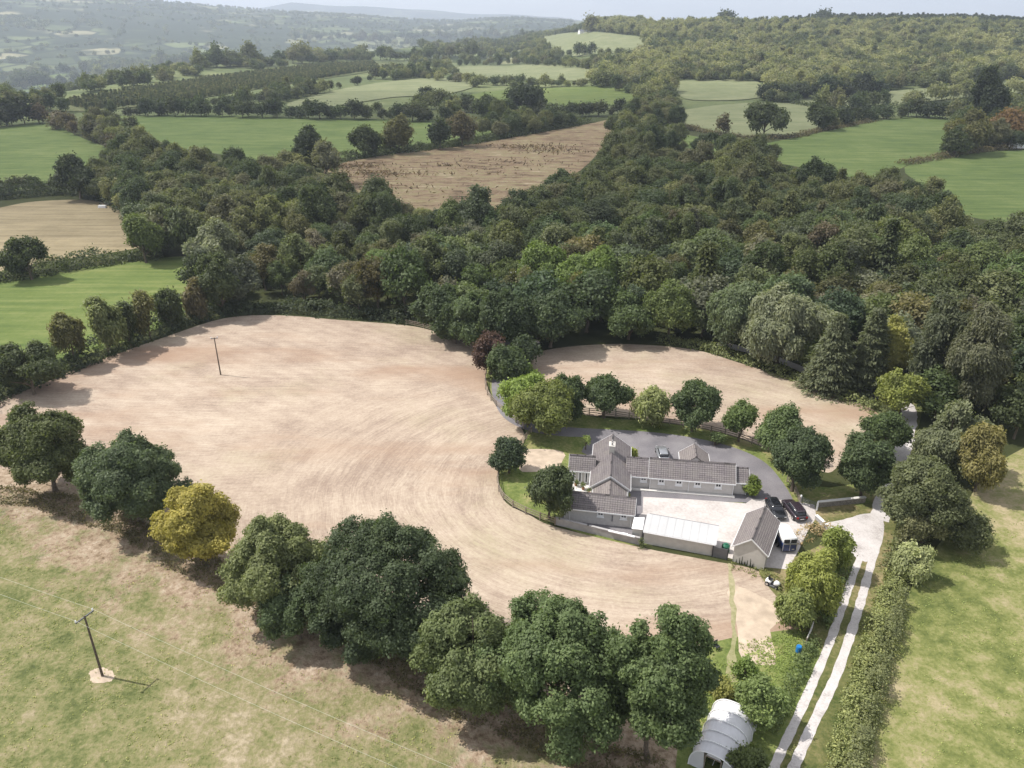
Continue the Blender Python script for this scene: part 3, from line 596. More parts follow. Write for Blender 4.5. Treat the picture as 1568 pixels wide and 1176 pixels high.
BT('fruit_tree', 'grey green fruit tree between the polytunnel and the lane', (.12, .155, .06), (1132, 1036, 1200, 1112), 1110, 46, nl=20, hbf=.05, cat='tree', s=.22)
BT('elder_bush', 'dark green bush in front of the polytunnel door', (.09, .11, .045), (1122, 1146, 1176, 1192), 1198, 47, nl=14, hbf=.03, cat='bush', s=.22)
BT('young_tree', 'tiny thin sapling on the lawn behind the house', (.2, .24, .09), (891, 667, 903, 685), 688, 48, nl=6, hbf=.3, nleaf=500, s=.16)
BT('garden_shrub', 'shrub on the grass bank behind the driveway under the fence', (.10, .13, .06), (1082, 664, 1110, 680), 682, 49, nl=8, hbf=.03, cat='shrub', s=.2)
BT('garden_shrub', 'round green shrub at the right gable of the long house', (.10, .13, .03), (1142, 728, 1162, 756), 758, 50, nl=9, hbf=.03, cat='shrub', s=.2)
BT('garden_shrub', 'yellow green shrub beside the rear wing of the house', (.20, .22, .06), (962, 686, 974, 700), 703, 51, nl=6, hbf=.03, cat='shrub', s=.18)
# solitary and hedgerow trees in the middle distance: (label, tint, box, base row)
for i, (lb, tn, bx_, by, kd) in enumerate([
 ('large round oak standing alone in the green field beyond the wood', 'dark', (1146, 158, 1200, 206), 208, 'round'),
 ('small narrow tree on the low hedge left of the lone field oak', 'brown', (1103, 178, 1115, 205), 207, 'round'),
 ('round tree on the hedge right of the lone field oak', 'dark', (1238, 163, 1274, 198), 199, 'round'),
 ('smaller tree just right of the round hedge tree beside the green field', 'deep', (1278, 165, 1303, 190), 192, 'round'),
 ('tallest dark tree by the cottage at the right edge', 'deep', (1480, 106, 1536, 178), 205, 'round'),
 ('broad brownish oak in front of the tallest dark tree at the right', 'olive', (1455, 168, 1522, 232), 236, 'round'),
 ('orange brown autumn tree behind the white cottage', 'rust', (1520, 168, 1572, 214), 222, 'round'),
 ('dark round tree at the left end of the group on the upper right field', 'dark', (1446, 205, 1482, 236), 240, 'round'),
 ('dark oak in the hedge left of the cleared brown ground', 'deep', (450, 202, 500, 262), 270, 'round'),
 ('slim pale trunked tree beside the cleared ground', 'grey', (478, 212, 516, 280), 284, 'round'),
 ('round tree on the top edge of the cleared brown ground', 'dark', (540, 196, 584, 232), 240, 'round'),
 ('taller pale green tree on the top edge of the cleared ground', 'olive', (588, 179, 630, 228), 234, 'round'),
 ('small dark tree right of the taller pale one above the cleared ground', 'deep', (660, 186, 686, 210), 228, 'round'),
 ('brown green tree leaning above the cleared ground', 'brown', (690, 176, 724, 220), 224, 'round'),
 ('dark pointed tree between the two pale fields beyond the cleared ground', 'deep', (778, 132, 828, 168), 176, 'round'),
 ('round tree on the left of the pointed dark tree beyond the cleared ground', 'dark', (728, 150, 762, 176), 182, 'round'),
 ('bushy oak alone in the hedge at the left edge below the dry field', 'dark', (6, 364, 72, 418), 428, 'round'),
 ('green oak at the right end of the hedge below the dry field', 'mid', (182, 332, 250, 392), 402, 'round'),
 ('silvery green tree at the corner of the bright field and the wood', 'silver', (296, 342, 362, 410), 428, 'round'),
 ('dark tree below the silvery one at the wood edge', 'dark', (300, 394, 368, 478), 482, 'round'),
 ('dark spreading tree behind the dry field at the left', 'deep', (82, 240, 148, 294), 304, 'round'),
 ('dark ragged tree at the end of the boundary hedge on the left edge', 'dark', (-10, 516, 88, 598), 604, 'round'),
 ('thin leaved leaning tree in the boundary hedge left of the pole', 'olive', (78, 468, 128, 545), 560, 'willow'),
 ('loose light green tree in the boundary hedge with bare stems', 'sage', (130, 452, 182, 520), 545, 'willow'),
 ('upright dark tree in the middle of the boundary hedge', 'dark', (176, 456, 206, 520), 532, 'willow'),
 ('ragged olive tree right of the upright one in the boundary hedge', 'olive', (202, 440, 240, 505), 520, 'willow'),
 ('dark tree near the right end of the boundary hedge', 'dark', (238, 438, 276, 492), 505, 'willow'),
 ('wispy bare topped tree at the wood corner of the boundary hedge', 'brown', (284, 424, 314, 480), 492, 'willow'),
 ('dark crown on the skyline of the wooded hill, left one', 'deep', (1102, 22, 1122, 30), 32, 'round'),
 ('dark crown on the skyline of the wooded hill, right one', 'deep', (1250, 21, 1270, 29), 31, 'round'),
 ('pale green tree above the farm shed on the hill', 'olive', (896, 28, 914, 44), 50, 'round'),
]): BT('field_tree' if by > 100 else 'hill_tree', lb, tn, bx_, by, 100 + i, nl=16 if kd == 'round' else 12, hbf=.1, kind=kd)
# special trees in the wood front
WS = [('conifer', 'grey green conifer with drooping branches behind the right end of the lane hedge', (.085, .095, .058), (1238, 478, 1318, 592), 598),
      ('conifer', 'tall dark conifer in the wood right of the drooping grey conifer', (.07, .08, .045), (1300, 470, 1372, 590), 598),
      ('willow', 'silver green willow leaning in the wood above the lane', 'silver', (1140, 438, 1262, 528), 560),
      ('willow', 'dark silvery willow left of the brighter one above the lane', (.085, .105, .06), (1080, 420, 1160, 515), 535),
      ('round', 'bright green hazel at the wood edge above the lane', 'light', (1222, 508, 1276, 560), 572),
      ('round', 'yellow green maple in the wood right of the conifers', (.17, .165, .055), (1330, 488, 1405, 560), 590),
      ('willow', 'grey feathery larch at the right end of the wood', (.082, .085, .055), (1446, 455, 1545, 632), 650),
      ('willow', 'dense dark spreading tree left of the feathery larch', (.06, .068, .042), (1395, 440, 1480, 612), 622),
      ('round', 'light green tree at the wood edge behind the paddock', 'mid', (990, 436, 1065, 500), 518),
      ('round', 'green tree at the wood edge left of the light green one behind the paddock', (.06, .09, .034), (925, 448, 1005, 512), 520)]
for i, (kd, lb, tn, bx_, by) in enumerate(WS): BT({'conifer': 'conifer_tree', 'willow': 'willow_tree', 'round': 'broadleaf_tree'}[kd], lb, tn, bx_, by, 160 + i, nl=26, hbf=.08, kind=kd, lean=(.08, 0) if kd == 'willow' else (0, 0))

# ------------------------------------------------------------------ woodland: individuals in front, the mass behind
PW = [merged_mesh('wood_tree', 200 + i, r_, h_, h_ * .12, nl_, n_, s_, kd_) for i, (r_, h_, nl_, n_, s_, kd_) in enumerate([
    (4.6, 11.5, 26, 5200, .48, 'round'), (5.2, 12, 34, 6000, .48, 'round'), (4.2, 12.5, 22, 4600, .46, 'round'), (4.9, 10.5, 30, 5200, .50, 'round'),
    (3.6, 9.5, 18, 3600, .45, 'round'), (5.0, 12, 20, 4600, .5, 'willow'), (4.5, 12.5, 30, 5200, .5, 'round'), (3.5, 14, 20, 3600, .5, 'conifer'), (3.9, 13.5, 16, 4600, .46, 'round'), (5.6, 11, 40, 6400, .48, 'round'), (3.2, 8, 12, 3000, .42, 'round'), (4.4, 11, 20, 3800, .5, 'willow')])]
PH = [8.2 * 1.4, 12, 12.5, 10.5, 9.5, 12, 12.5, 14]
PF = [merged_mesh('far_tree', 300 + i, r_, h_, h_ * .08, 14, 900, 1.15, kd_, per=5) for i, (r_, h_, kd_) in enumerate([(5, 11, 'round'), (5.8, 12, 'round'), (4.4, 12.5, 'round'), (6, 10.5, 'round'), (3.4, 14, 'conifer')])]
WOODS = [[Vector(G(*p)) for p in pg] for pg in [
    [(-200, 66), (200, 66), (420, 58), (640, 50), (830, 44), (1000, 40), (1200, 38), (1400, 38), (1700, 44), (2100, 60), (2100, 640), (1700, 690), (1560, 690), (1420, 640), (1390, 605), (1280, 574), (1190, 548), (1100, 518), (1040, 516), (960, 512), (880, 524), (830, 520), (750, 546), (700, 514), (640, 488), (540, 482), (430, 470), (345, 478), (290, 492), (286, 470), (180, 505), (80, 545), (-200, 640)]]]
def n2(x, y, s, ph=0): return (np.sin(x / s + ph) * np.cos(y / s * 1.13 - ph) + .6 * np.sin(x / s * 2.3 - y / s * 1.7 + ph * 2) + .4 * np.cos(x / s * 4.1 + y / s * 3.7)) / 2
rng = np.random.default_rng(5); cand = []
for d0, d1, sp in [(120, 330, 7.3), (330, 560, 8.4), (560, 1000, 10), (1000, 1900, 12.5), (1900, 2800, 16)]:
    xs = np.arange(-d1 * .85, d1 * .85, sp); ys = np.arange(80, d1 + 10, sp * .92); gx, gy = np.meshgrid(xs, ys); gx[::2] += sp / 2
    gx = (gx + rng.uniform(-.42, .42, gx.shape) * sp).ravel(); gy = (gy + rng.uniform(-.42, .42, gy.shape) * sp).ravel()
    D = np.hypot(gx, gy); k = (D >= d0) & (D < d1); gx, gy = gx[k], gy[k]
    z = hgt(gx, gy); hh_ = np.where(D[k] < 330, 11., 12.); px, py = proj(gx, gy, z); _, pt = proj(gx, gy, z + hh_ * np.where(px > 880, .9, .72))
    ok = (px > -60) & (px < 1640) & in_poly([tuple(p) for p in WOODS[0]], gx, gy)
    # keep out of fields, and keep crowns from covering the fields behind them
    pmx = np.full(gx.shape, False)
    for W in FIELDS: pmx |= in_poly(W, gx, gy)
    ok &= ~pmx; gx, gy, px, pt, z = gx[ok], gy[ok], px[ok], pt[ok], z[ok]
    for a, b, c, d, e in zip(gx, gy, px, pt, z): cand.append((a, b, c, d, e))
FP = [[proj(x_, y_, float(hgt(x_, y_))) for x_, y_ in W] for W in FIELDS]
FB = [(min(p[0] for p in P), max(p[0] for p in P), min(p[1] for p in P), max(p[1] for p in P), P) for P in FP]
C_ = np.array(cand); Dc = np.hypot(C_[:, 0], C_[:, 1]); keep = np.ones(len(C_), bool)
for (a, b, c, d, P) in FB:
    if d > 600 or len(P) < 3: continue
    keep &= ~in_poly(P, C_[:, 2], C_[:, 3])
ix, iy = C_[:, 0], C_[:, 1]
for (a, b, r) in TREES_XY: keep &= np.hypot(ix - a, iy - b) > max(2.5, r * .62)
keep &= ~((np.hypot(ix - G(784, 488)[0], iy - G(784, 488)[1]) < 4.5))
# clearing behind the fence, left valley only partly wooded, farmland patches on the plateau
keep &= ~((Dc > 1150) & (C_[:, 2] < 800) & (n2(ix, iy, 90, 1) < .3))
keep &= ~((Dc > 520) & (Dc <= 1150) & (C_[:, 2] < 860) & (n2(ix, iy, 45, 2) < .12))
clr = [tuple(G(*p)) for p in [(620, 478), (700, 482), (790, 500), (880, 505), (860, 478), (760, 470), (640, 462)]]
keep &= ~in_poly(clr, ix, iy)
keep &= ~in_poly([tuple(G(*p)) for p in [(1090, 508), (1180, 530), (1260, 560), (1395, 606), (1400, 632), (1250, 586), (1090, 532)]], ix, iy)
C_ = C_[keep]; Dc = Dc[keep]; o_ = np.argsort(Dc); C_, Dc = C_[o_], Dc[o_]
print('wood trees', len(C_), 'near', (Dc < 330).sum())
REG = [(lambda X, Y: X < 330 and Y < 400, 'in the belt between the fields on the left'), (lambda X, Y: X < 640, 'in the wood behind the hay field'),
       (lambda X, Y: X < 1000, 'in the wood behind the pole and the paddock'), (lambda X, Y: True, 'in the wood above the lane on the right')]
TN = [('deep', 'very dark green'), ('dark', 'dark green'), ('mid', 'mid green'), ('olive', 'olive green'), ('brown', 'dull brownish'), ('grey', 'grey green'), ('light', 'light green')]
rr = random.Random(9); NIND = 290
for i in range(min(NIND, len(C_))):
    x_, y_, px, pt, z = C_[i]; by = proj(x_, y_, z)[1]; young = px < 620 and 240 < by < 470
    right = px > 900; wts = [3, 6, 3.4, 2.6, .8, 2.2, .4] if right else [4, 6, 3.4, 1.5, .3, 1.2, .5]
    tn, tw = rr.choices(TN, wts)[0]; k = rr.choices(range(12), [4, 4, 3, 4, 3, 1.5, 4, .8, 4, 3, 3, 1.5])[0]
    reg = next(w_ for f_, w_ in REG if f_(px, by)); o = bpy.data.objects.new('conifer_tree' if k == 7 else 'woodland_tree', PW[k]); link(o)
    sc = rr.uniform(.7, 1.25) * (.78 if young else 1); o.location = (x_, y_, z); o.rotation_euler = (0, 0, rr.uniform(0, 6.28)); o.scale = (sc * rr.uniform(.9, 1.15), sc * rr.uniform(.9, 1.15), sc * rr.uniform(.85, 1.1))
    setc(o, tuple(q_ * (.95 if tn in ('olive', 'brown', 'grey', 'light', 'mid') else 1.7) * 1.3 for q_ in TINT[tn]), .3, rr)
    kindw = {7: 'conifer', 5: 'feathery leaved tree', 11: 'feathery leaved tree', 4: 'small round tree', 10: 'small round tree', 8: 'tall narrow tree'}.get(k, 'round crowned tree')
    tag(o, '%s %s %s' % (tw, kindw, reg), 'tree', '%s %ss %s' % (tw, kindw, reg))
def scatter(name, C, protos, mat, weights, lab, smin, smax, seed, mul=1):
    """one uncountable mass of trees: instances of the given tree objects on points"""
    r2 = np.random.default_rng(seed); n = len(C); me = bpy.data.meshes.new(name); me.vertices.add(n)
    me.vertices.foreach_set('co', np.ascontiguousarray(C[:, [0, 1, 4]]).reshape(-1).astype(np.float32))
    p = np.array(weights, float); p /= p.sum()
    a = me.attributes.new('pick', 'INT', 'POINT'); a.data.foreach_set('value', r2.choice(len(protos), n, p=p).astype(np.int32))
    a = me.attributes.new('rz', 'FLOAT', 'POINT'); a.data.foreach_set('value', r2.uniform(0, 6.28, n).astype(np.float32))
    sc = r2.uniform(smin, smax, n) * mul; a = me.attributes.new('sc', 'FLOAT_VECTOR', 'POINT'); a.data.foreach_set('vector', np.stack([sc, sc * r2.uniform(.9, 1.1, n), sc * r2.uniform(.8, 1.15, n)], -1).reshape(-1).astype(np.float32))
    o = bpy.data.objects.new(name, me); link(o); tag(o, lab, None, None, 'stuff')
    ng = bpy.data.node_groups.new(name, 'GeometryNodeTree'); ng.interface.new_socket('Geometry', in_out='INPUT', socket_type='NodeSocketGeometry'); ng.interface.new_socket('Geometry', in_out='OUTPUT', socket_type='NodeSocketGeometry')
    gi = ng.nodes.new('NodeGroupInput'); go = ng.nodes.new('NodeGroupOutput'); jn = ng.nodes.new('GeometryNodeJoinGeometry'); ip = ng.nodes.new('GeometryNodeInstanceOnPoints'); lk = ng.links.new
    for pr in protos[::-1]:
        oi = ng.nodes.new('GeometryNodeObjectInfo'); oi.inputs['Object'].default_value = pr; oi.transform_space = 'ORIGINAL'; oi.inputs['As Instance'].default_value = True
        lk(oi.outputs['Geometry'], jn.inputs[0])
    lk(gi.outputs[0], ip.inputs['Points']); lk(jn.outputs[0], ip.inputs['Instance']); ip.inputs['Pick Instance'].default_value = True
    def attr(nm, ty):
        q_ = ng.nodes.new('GeometryNodeInputNamedAttribute'); q_.data_type = ty; q_.inputs['Name'].default_value = nm; return q_.outputs['Attribute']
    lk(attr('pick', 'INT'), ip.inputs['Instance Index']); cx = ng.nodes.new('ShaderNodeCombineXYZ'); lk(attr('rz', 'FLOAT'), cx.inputs[2]); lk(cx.outputs[0], ip.inputs['Rotation'])
    lk(attr('sc', 'FLOAT_VECTOR'), ip.inputs['Scale']); sm = ng.nodes.new('GeometryNodeSetMaterial'); sm.inputs['Material'].default_value = mat
    lk(ip.outputs[0], sm.inputs['Geometry']); lk(sm.outputs[0], go.inputs[0]); md = o.modifiers.new('scatter', 'NODES'); md.node_group = ng; return o
PWO = [next(o for o in COL.objects if o.data == m_) for m_ in PW if any(o.data == m_ for o in COL.objects)]
# the far prototypes are themselves trees standing in the belts beyond the wood
PFO = []
sel = [i for i in range(NIND, len(C_)) if 420 < Dc[i] < 470][:len(PF)]; used = set(sel)
for m_, i, w_ in zip(PF, sel, ('round', 'wide', 'upright', 'low spreading', 'pointed')):
    o = bpy.data.objects.new('field_tree', m_); link(o); o.location = C_[i][[0, 1, 4]]; setc(o, 'dark'); PFO.append(o)
    tag(o, 'dark %s tree in the far part of the wood among hundreds alike' % w_, 'tree')
rest = np.array([i for i in range(NIND, len(C_)) if i not in used]); Cr, Dr = C_[rest], Dc[rest]
scatter('distant_woodland', Cr[Dr < 520], PWO, M['leaf_far'], [4, 4, 3, 4, 3, 2, 4, .8, 4, 3, 3, 2][:len(PWO)], 'deep mass of mixed woodland behind the nearest trees', .7, 1.25, 1)
hill = (Cr[:, 2] > 900) & (Dr > 640) & ((n2(Cr[:, 0], Cr[:, 1], 75, 4) < .3) | (Dr > 1300)) & ~((Dr > 1420) & (Cr[:, 2] > 1150))
RX = []
rr = random.Random(31)
ROWS = [('dark tree in the row along the top of the wide green field', 'dark', [(170, 177), (330, 179), (500, 182), (700, 186)], 27, 16),
 ('dull tree in the belt above the wide green field', 'dark', [(290, 168), (430, 152), (560, 128), (596, 112)], 17, 14),
 ('tree in the thick hedge between the cleared ground and the pale fields', 'dark', [(640, 152), (690, 168), (760, 180), (880, 180), (955, 174)], 25, 15),
 ('brownish tree in the slanting hedge between the two left green fields', 'brown', [(60, 188), (130, 210), (190, 238), (255, 266)], 29, 17),
 ('tall dark tree at the top of the left green field', 'deep', [(-14, 198), (20, 192), (62, 188)], 42, 22),
 ('', 'x', [(-10, 140), (60, 135), (130, 130), (232, 126)], 20, 10), ('', 'x', [(232, 104), (300, 106), (350, 102), (420, 100), (514, 94)], 25, 10), ('', 'x', [(560, 90), (640, 93), (700, 87), (790, 93), (830, 99)], 17, 9),
 ('', 'x', [(590, 114), (700, 127), (760, 130), (830, 133), (900, 133)], 17, 9), ('', 'x', [(700, 101), (800, 99), (905, 105)], 14, 9), ('', 'x', [(905, 132), (1000, 150), (1032, 160)], 24, 13), ('', 'x', [(1030, 123), (1160, 124)], 13, 10),
 ('dark tree in the thick belt below the wooded hill', 'deep', [(1160, 153), (1240, 151), (1350, 144)], 31, 13), ('dark tree in the row at the top right of the wide field', 'dark', [(1310, 186), (1400, 180), (1450, 182), (1500, 180)], 28, 15),
 ('', 'x', [(820, 88), (890, 86), (960, 86)], 17, 11), ('', 'x', [(540, 62), (700, 58), (830, 57)], 11, 9), ('', 'x', [(0, 118), (110, 112), (200, 116)], 14, 12), ('', 'x', [(440, 62), (520, 60), (640, 72), (760, 74), (830, 70)], 12, 10),
 ('tree in the belt between the left green field and the dry field', 'dark', [(-10, 300), (60, 290), (130, 284), (200, 300)], 26, 20), ('', 'x', [(1160, 118), (1300, 122), (1420, 132), (1568, 118)], 15, 12)]
for lb, tn, ln, hp, sp in ROWS:
    for (xa, ya), (xb, yb) in zip(ln, ln[1:]):
        n_ = max(1, round(math.hypot(xb - xa, yb - ya) / sp))
        for j in range(n_):
            t_ = (j + rr.uniform(.1, .9)) / n_; qx, qy = xa + (xb - xa) * t_, ya + (yb - ya) * t_ + rr.uniform(-1, 1.5); x_, y_ = G(qx, qy); z_ = float(hgt(x_, y_)); hh = hp * rr.uniform(.45, 1.05) / scale_at(x_, y_, z_) 
            if not lb: RX.append((x_, y_, qx, qy, z_, hh / 11.5)); continue
            k = rr.choice([0, 1, 2, 3]); o = bpy.data.objects.new('hedgerow_tree', PF[k]); link(o); o.location = (x_, y_, z_); s_ = hh / 11.5; o.scale = (s_ * rr.uniform(.9, 1.35), s_ * rr.uniform(.9, 1.35), s_); o.rotation_euler = (0, 0, rr.uniform(0, 6))
            setc(o, tuple(q * 1.25 for q in TINT[tn]), .3, rr); tag(o, lb, 'tree', lb.replace('tree', 'trees', 1))
RX = np.array(RX); print('rows', len(RX))
scatter('field_edge_trees', RX, PFO, M['leaf_far'], [4, 4, 3, 3, 0], 'rows of trees lining the distant pale fields', .8, 1.3, 8, RX[:, 5])
PV = [merged_mesh('valley_tree', 320 + i, 6.5, 11, .5, 9, 170, 3.0, 'round', per=3) for i in range(2)]; PVO = []
for i in range(2):
    o = bpy.data.objects.new('valley_tree', PV[i]); link(o); x_, y_ = G(300 + 160 * i, 70); o.location = (x_, y_, float(hgt(x_, y_))); setc(o, 'dark'); tag(o, 'tree in a hedge on the hazy valley floor, %s of two' % ('left' if i == 0 else 'right'), 'tree'); PVO.append(o)
r5 = np.random.default_rng(77); vx = []
for sp, d0, d1 in ((13, 1250, 3200), (17, 3200, 6600)):
    gx, gy = np.meshgrid(np.arange(-d1 * .8, d1 * .35, sp), np.arange(d0 * .6, d1, sp)); gx = (gx + r5.uniform(-.45, .45, gx.shape) * sp).ravel(); gy = (gy + r5.uniform(-.45, .45, gy.shape) * sp).ravel(); D = np.hypot(gx, gy); X_ = 784 + F * gx / (gy * math.cos(TH))
    w1 = np.abs(np.sin(gx / 61 + np.sin(gy / 300) * 2)) < .05; w2 = np.abs(np.sin(gy / 95 + np.sin(gx / 250) * 2)) < .045; w3 = (n2(gx, gy, 260, 3) > .55) & (r5.uniform(0, 1, gx.shape) < .5)
    k = (D > d0) & (D < d1) & (X_ > -60) & (X_ < 880) & (w1 | w2 | w3) & (hgt(gx, gy) < 400); k &= (D > 2000) | (X_ < 560); vx.append(np.stack([gx[k], gy[k], gx[k], gy[k], hgt(gx[k], gy[k])], -1))
vx = np.concatenate(vx); print('valley', len(vx)); scatter('valley_woodland', vx, PVO, M['leaf_far'], [1, 1], 'hedges and copses across the hazy valley and far hillside', .5, 1.1, 9)
scatter('farmland_trees', Cr[(Dr >= 520) & ~hill], PFO, M['leaf_far'], [4, 4, 3, 3, .6], 'hedgerow and belt trees across the far farmland', .7, 1.1, 2)
scatter('hill_forest', Cr[(Dr >= 520) & hill], PFO, M['leaf_hill'], [4, 4, 3, 3, .8], 'pale mixed forest covering the long hill on the right', .75, 1.3, 3)
# dark even-aged conifer plantations
def fill(px, sp, seed):
    r2 = np.random.default_rng(seed); W = [tuple(G(*p)) for p in px]; X = [p[0] for p in W]; Y = [p[1] for p in W]
    gx, gy = np.meshgrid(np.arange(min(X), max(X), sp), np.arange(min(Y), max(Y), sp)); gx = (gx + r2.uniform(-.3, .3, gx.shape) * sp).ravel(); gy = (gy + r2.uniform(-.3, .3, gy.shape) * sp).ravel()
    k = in_poly(W, gx, gy); gx, gy = gx[k], gy[k]; return np.stack([gx, gy, gx, gy, hgt(gx, gy) + .3], -1)
scatter('conifer_plantation', fill([(95, 158), (300, 124), (480, 102), (570, 96), (584, 106), (450, 128), (300, 152), (135, 170)], 3.8, 4), [PFO[4]], M['leaf_far'], [1], 'grey green young conifer plantation beyond the left fields', .22, .34, 4)
scatter('ridge_conifers', fill([(1180, 36), (1300, 31), (1568, 36), (1700, 44), (1700, 75), (1568, 66), (1400, 56), (1250, 48)], 10, 5), [PFO[4], PFO[2]], M['leaf_ridge'], [3, 1], 'dark conifer forest along the ridge of the hill', .6, .85, 5)

# ------------------------------------------------------------------ hedges and undergrowth
def hedge(name, label, px, wd, ht, tint, seed, s=.4, dens=1., cat='hedge', world=False, kind=None):
    P = catmull([Vector(p) if world else Vector(G(*p)) for p in px], False, 8); rng = np.random.default_rng(seed)
    A = np.array([(p.x, p.y) for p in P]); seg = np.linalg.norm(np.diff(A, axis=0), axis=1); cum = np.concatenate([[0], np.cumsum(seg)]); Lh = cum[-1]
    n = int(Lh * (wd + 2 * ht) * dens * 2.2 / (s * s)); n = min(n, 60000); k = n // 8
    t = rng.uniform(0, Lh, k); cx = np.interp(t, cum, A[:, 0]); cy = np.interp(t, cum, A[:, 1]); i = np.clip(np.searchsorted(cum, t) - 1, 0, len(seg) - 1)
    dr = (A[i + 1] - A[i]) / np.maximum(seg[i][:, None], 1e-6); nr = np.stack([-dr[:, 1], dr[:, 0]], -1)
    a = rng.uniform(-.15, math.pi + .15, k); mod = 1 + .28 * np.sin(t / (wd * .9) + seed) + .2 * np.sin(t / (wd * .37) + 2 * seed) + rng.normal(size=k) * .08
    off = np.cos(a) * wd / 2 * (mod * .5 + .5); z = np.maximum(.02, np.sin(a) * ht * mod * rng.uniform(.75, 1.05, k))
    C = np.stack([cx + nr[:, 0] * off, cy + nr[:, 1] * off, z + hgt(cx, cy)], -1); O = unit(np.stack([nr[:, 0] * np.cos(a), nr[:, 1] * np.cos(a), np.sin(a) + .3], -1))
    Q = np.repeat(C, 8, 0) + rng.normal(size=(k * 8, 3)) * s * 1.1 * np.array([1, 1, .6]); O = np.repeat(O, 8, 0); Nn = unit(O + rng.normal(size=Q.shape) * .6)
    v = np.repeat(rng.uniform(0, .6, k), 8) + rng.uniform(0, .4, k * 8)
    o = bpy.data.objects.new(name, quad_mesh(name, leaf_quads(rng, Q, Nn, s), v, M['leaf'])); link(o); setc(o, tint); tag(o, label, cat, None, kind); return o
hedge('boundary_hedge', 'dark bramble hedge between the hay field and the bright green field on the left', [(-60, 640), (0, 600), (80, 575), (180, 530), (290, 492), (345, 476)], 6, 3.0, 'deep', 1, .5)
hedge('hedge', 'dark undergrowth along the top edge of the hay field below the wood', [(340, 480), (430, 476), (520, 482), (600, 488), (640, 492)], 4, 2.4, 'deep', 2, .45)
hedge('hedge', 'low bramble hedge along the lane above the paddock', [(1010, 519), (1090, 536), (1150, 556), (1250, 593), (1335, 626), (1380, 650)], 2.6, 1.2, (.12, .135, .06), 3, .35)
hedge('hedge', 'wide trimmed hedge between the lane and the right pasture', [(1275, 1230), (1292, 1176), (1312, 1100), (1325, 1040), (1345, 975), (1358, 930), (1376, 880)], 2.6, 1.25, (.165, .18, .08), 4, .2)
hedge('hedge', 'taller dark ivy hedge on the pasture side beside the wide trimmed hedge', [(1300, 1230), (1322, 1130), (1342, 1050), (1362, 975), (1378, 925)], 1.6, 1.9, (.11, .12, .06), 5, .2)
hedge('hedge', 'low bramble hedge between the garden and the lane', [(1176, 1120), (1203, 1070), (1229, 1015), (1246, 982)], 1.2, 1.0, (.085, .11, .045), 6, .2)
hedge('hedge', 'bushy hedge on the left of the lane beside the golden conifer', [(1254, 960), (1274, 910), (1290, 868)], 1.6, 1.3, (.075, .10, .04), 7, .22)
hedge('hedge', 'overgrown hedge right of the lane entrance below the grey olive tree', [(1375, 880), (1388, 850), (1400, 820), (1440, 800), (1500, 830)], 3.5, 1.8, (.105, .115, .055), 8, .28)
hedge('undergrowth', 'low bramble strip added where dark shade lies under the foreground trees', [(-20, 758), (70, 768), (180, 800), (300, 862), (430, 930), (560, 985), (640, 1035), (760, 1095), (900, 1160), (1010, 1200)], 3.6, .9, (.085, .075, .04), 9, .22, .8)  # low brown leaves added to stand in for the dark shade beneath the tree row
hedge('hedge', 'hedge with bushes below the dry field on the left', [(-40, 436), (30, 425), (100, 412), (180, 400), (250, 392)], 6, 3.2, 'dark', 10, .55)
hedge('hedge', 'dark hedge above the dry field on the left', [(-60, 310), (20, 302), (80, 298), (150, 300), (200, 325)], 6, 4, 'deep', 11, .7)
hedge('hedge', 'low brown hedge across the green fields under the lone oak', [(1020, 187), (1060, 198), (1100, 206), (1150, 212), (1215, 210), (1262, 199), (1330, 188)], 5, 1.5, 'brown', 12, .8)
hedge('hedge', 'low hedge between the two right hand fields behind the wood', [(1385, 252), (1430, 244), (1480, 234), (1568, 226), (1640, 224)], 5, 1.6, 'brown', 13, .8)
hedge('hedge', 'hedge line under the pale strip field on the right', [(1190, 152), (1230, 162), (1300, 170), (1370, 164)], 6, 2.5, 'dark', 14, 1.)
hedge('hedge', 'hedge along the top of the cleared brown ground', [(515, 246), (600, 234), (700, 222), (800, 205), (900, 187)], 8, 3, 'dark', 15, .9)
hedge('ivy_plant', 'ivy and weeds climbing the wall between the white lean-to and the long shed', [(979, 838), (984, 839)], .5, 1.5, (.07, .085, .04), 16, .14, 1.5, cat='plant')
hedge('rough_grass', 'weedy bank below the yard wall', [(1120, 868), (1168, 880), (1205, 905), (1222, 940)], 1.6, .35, (.13, .14, .055), 17, .16, .35, kind='stuff')
hedge('brush_pile', 'tangled heap of cut branches beside the blue horse trailer', [(1218, 832), (1236, 818), (1268, 810)], 1.8, .9, (.25, .19, .12), 18, .2, .5, cat='brush pile')
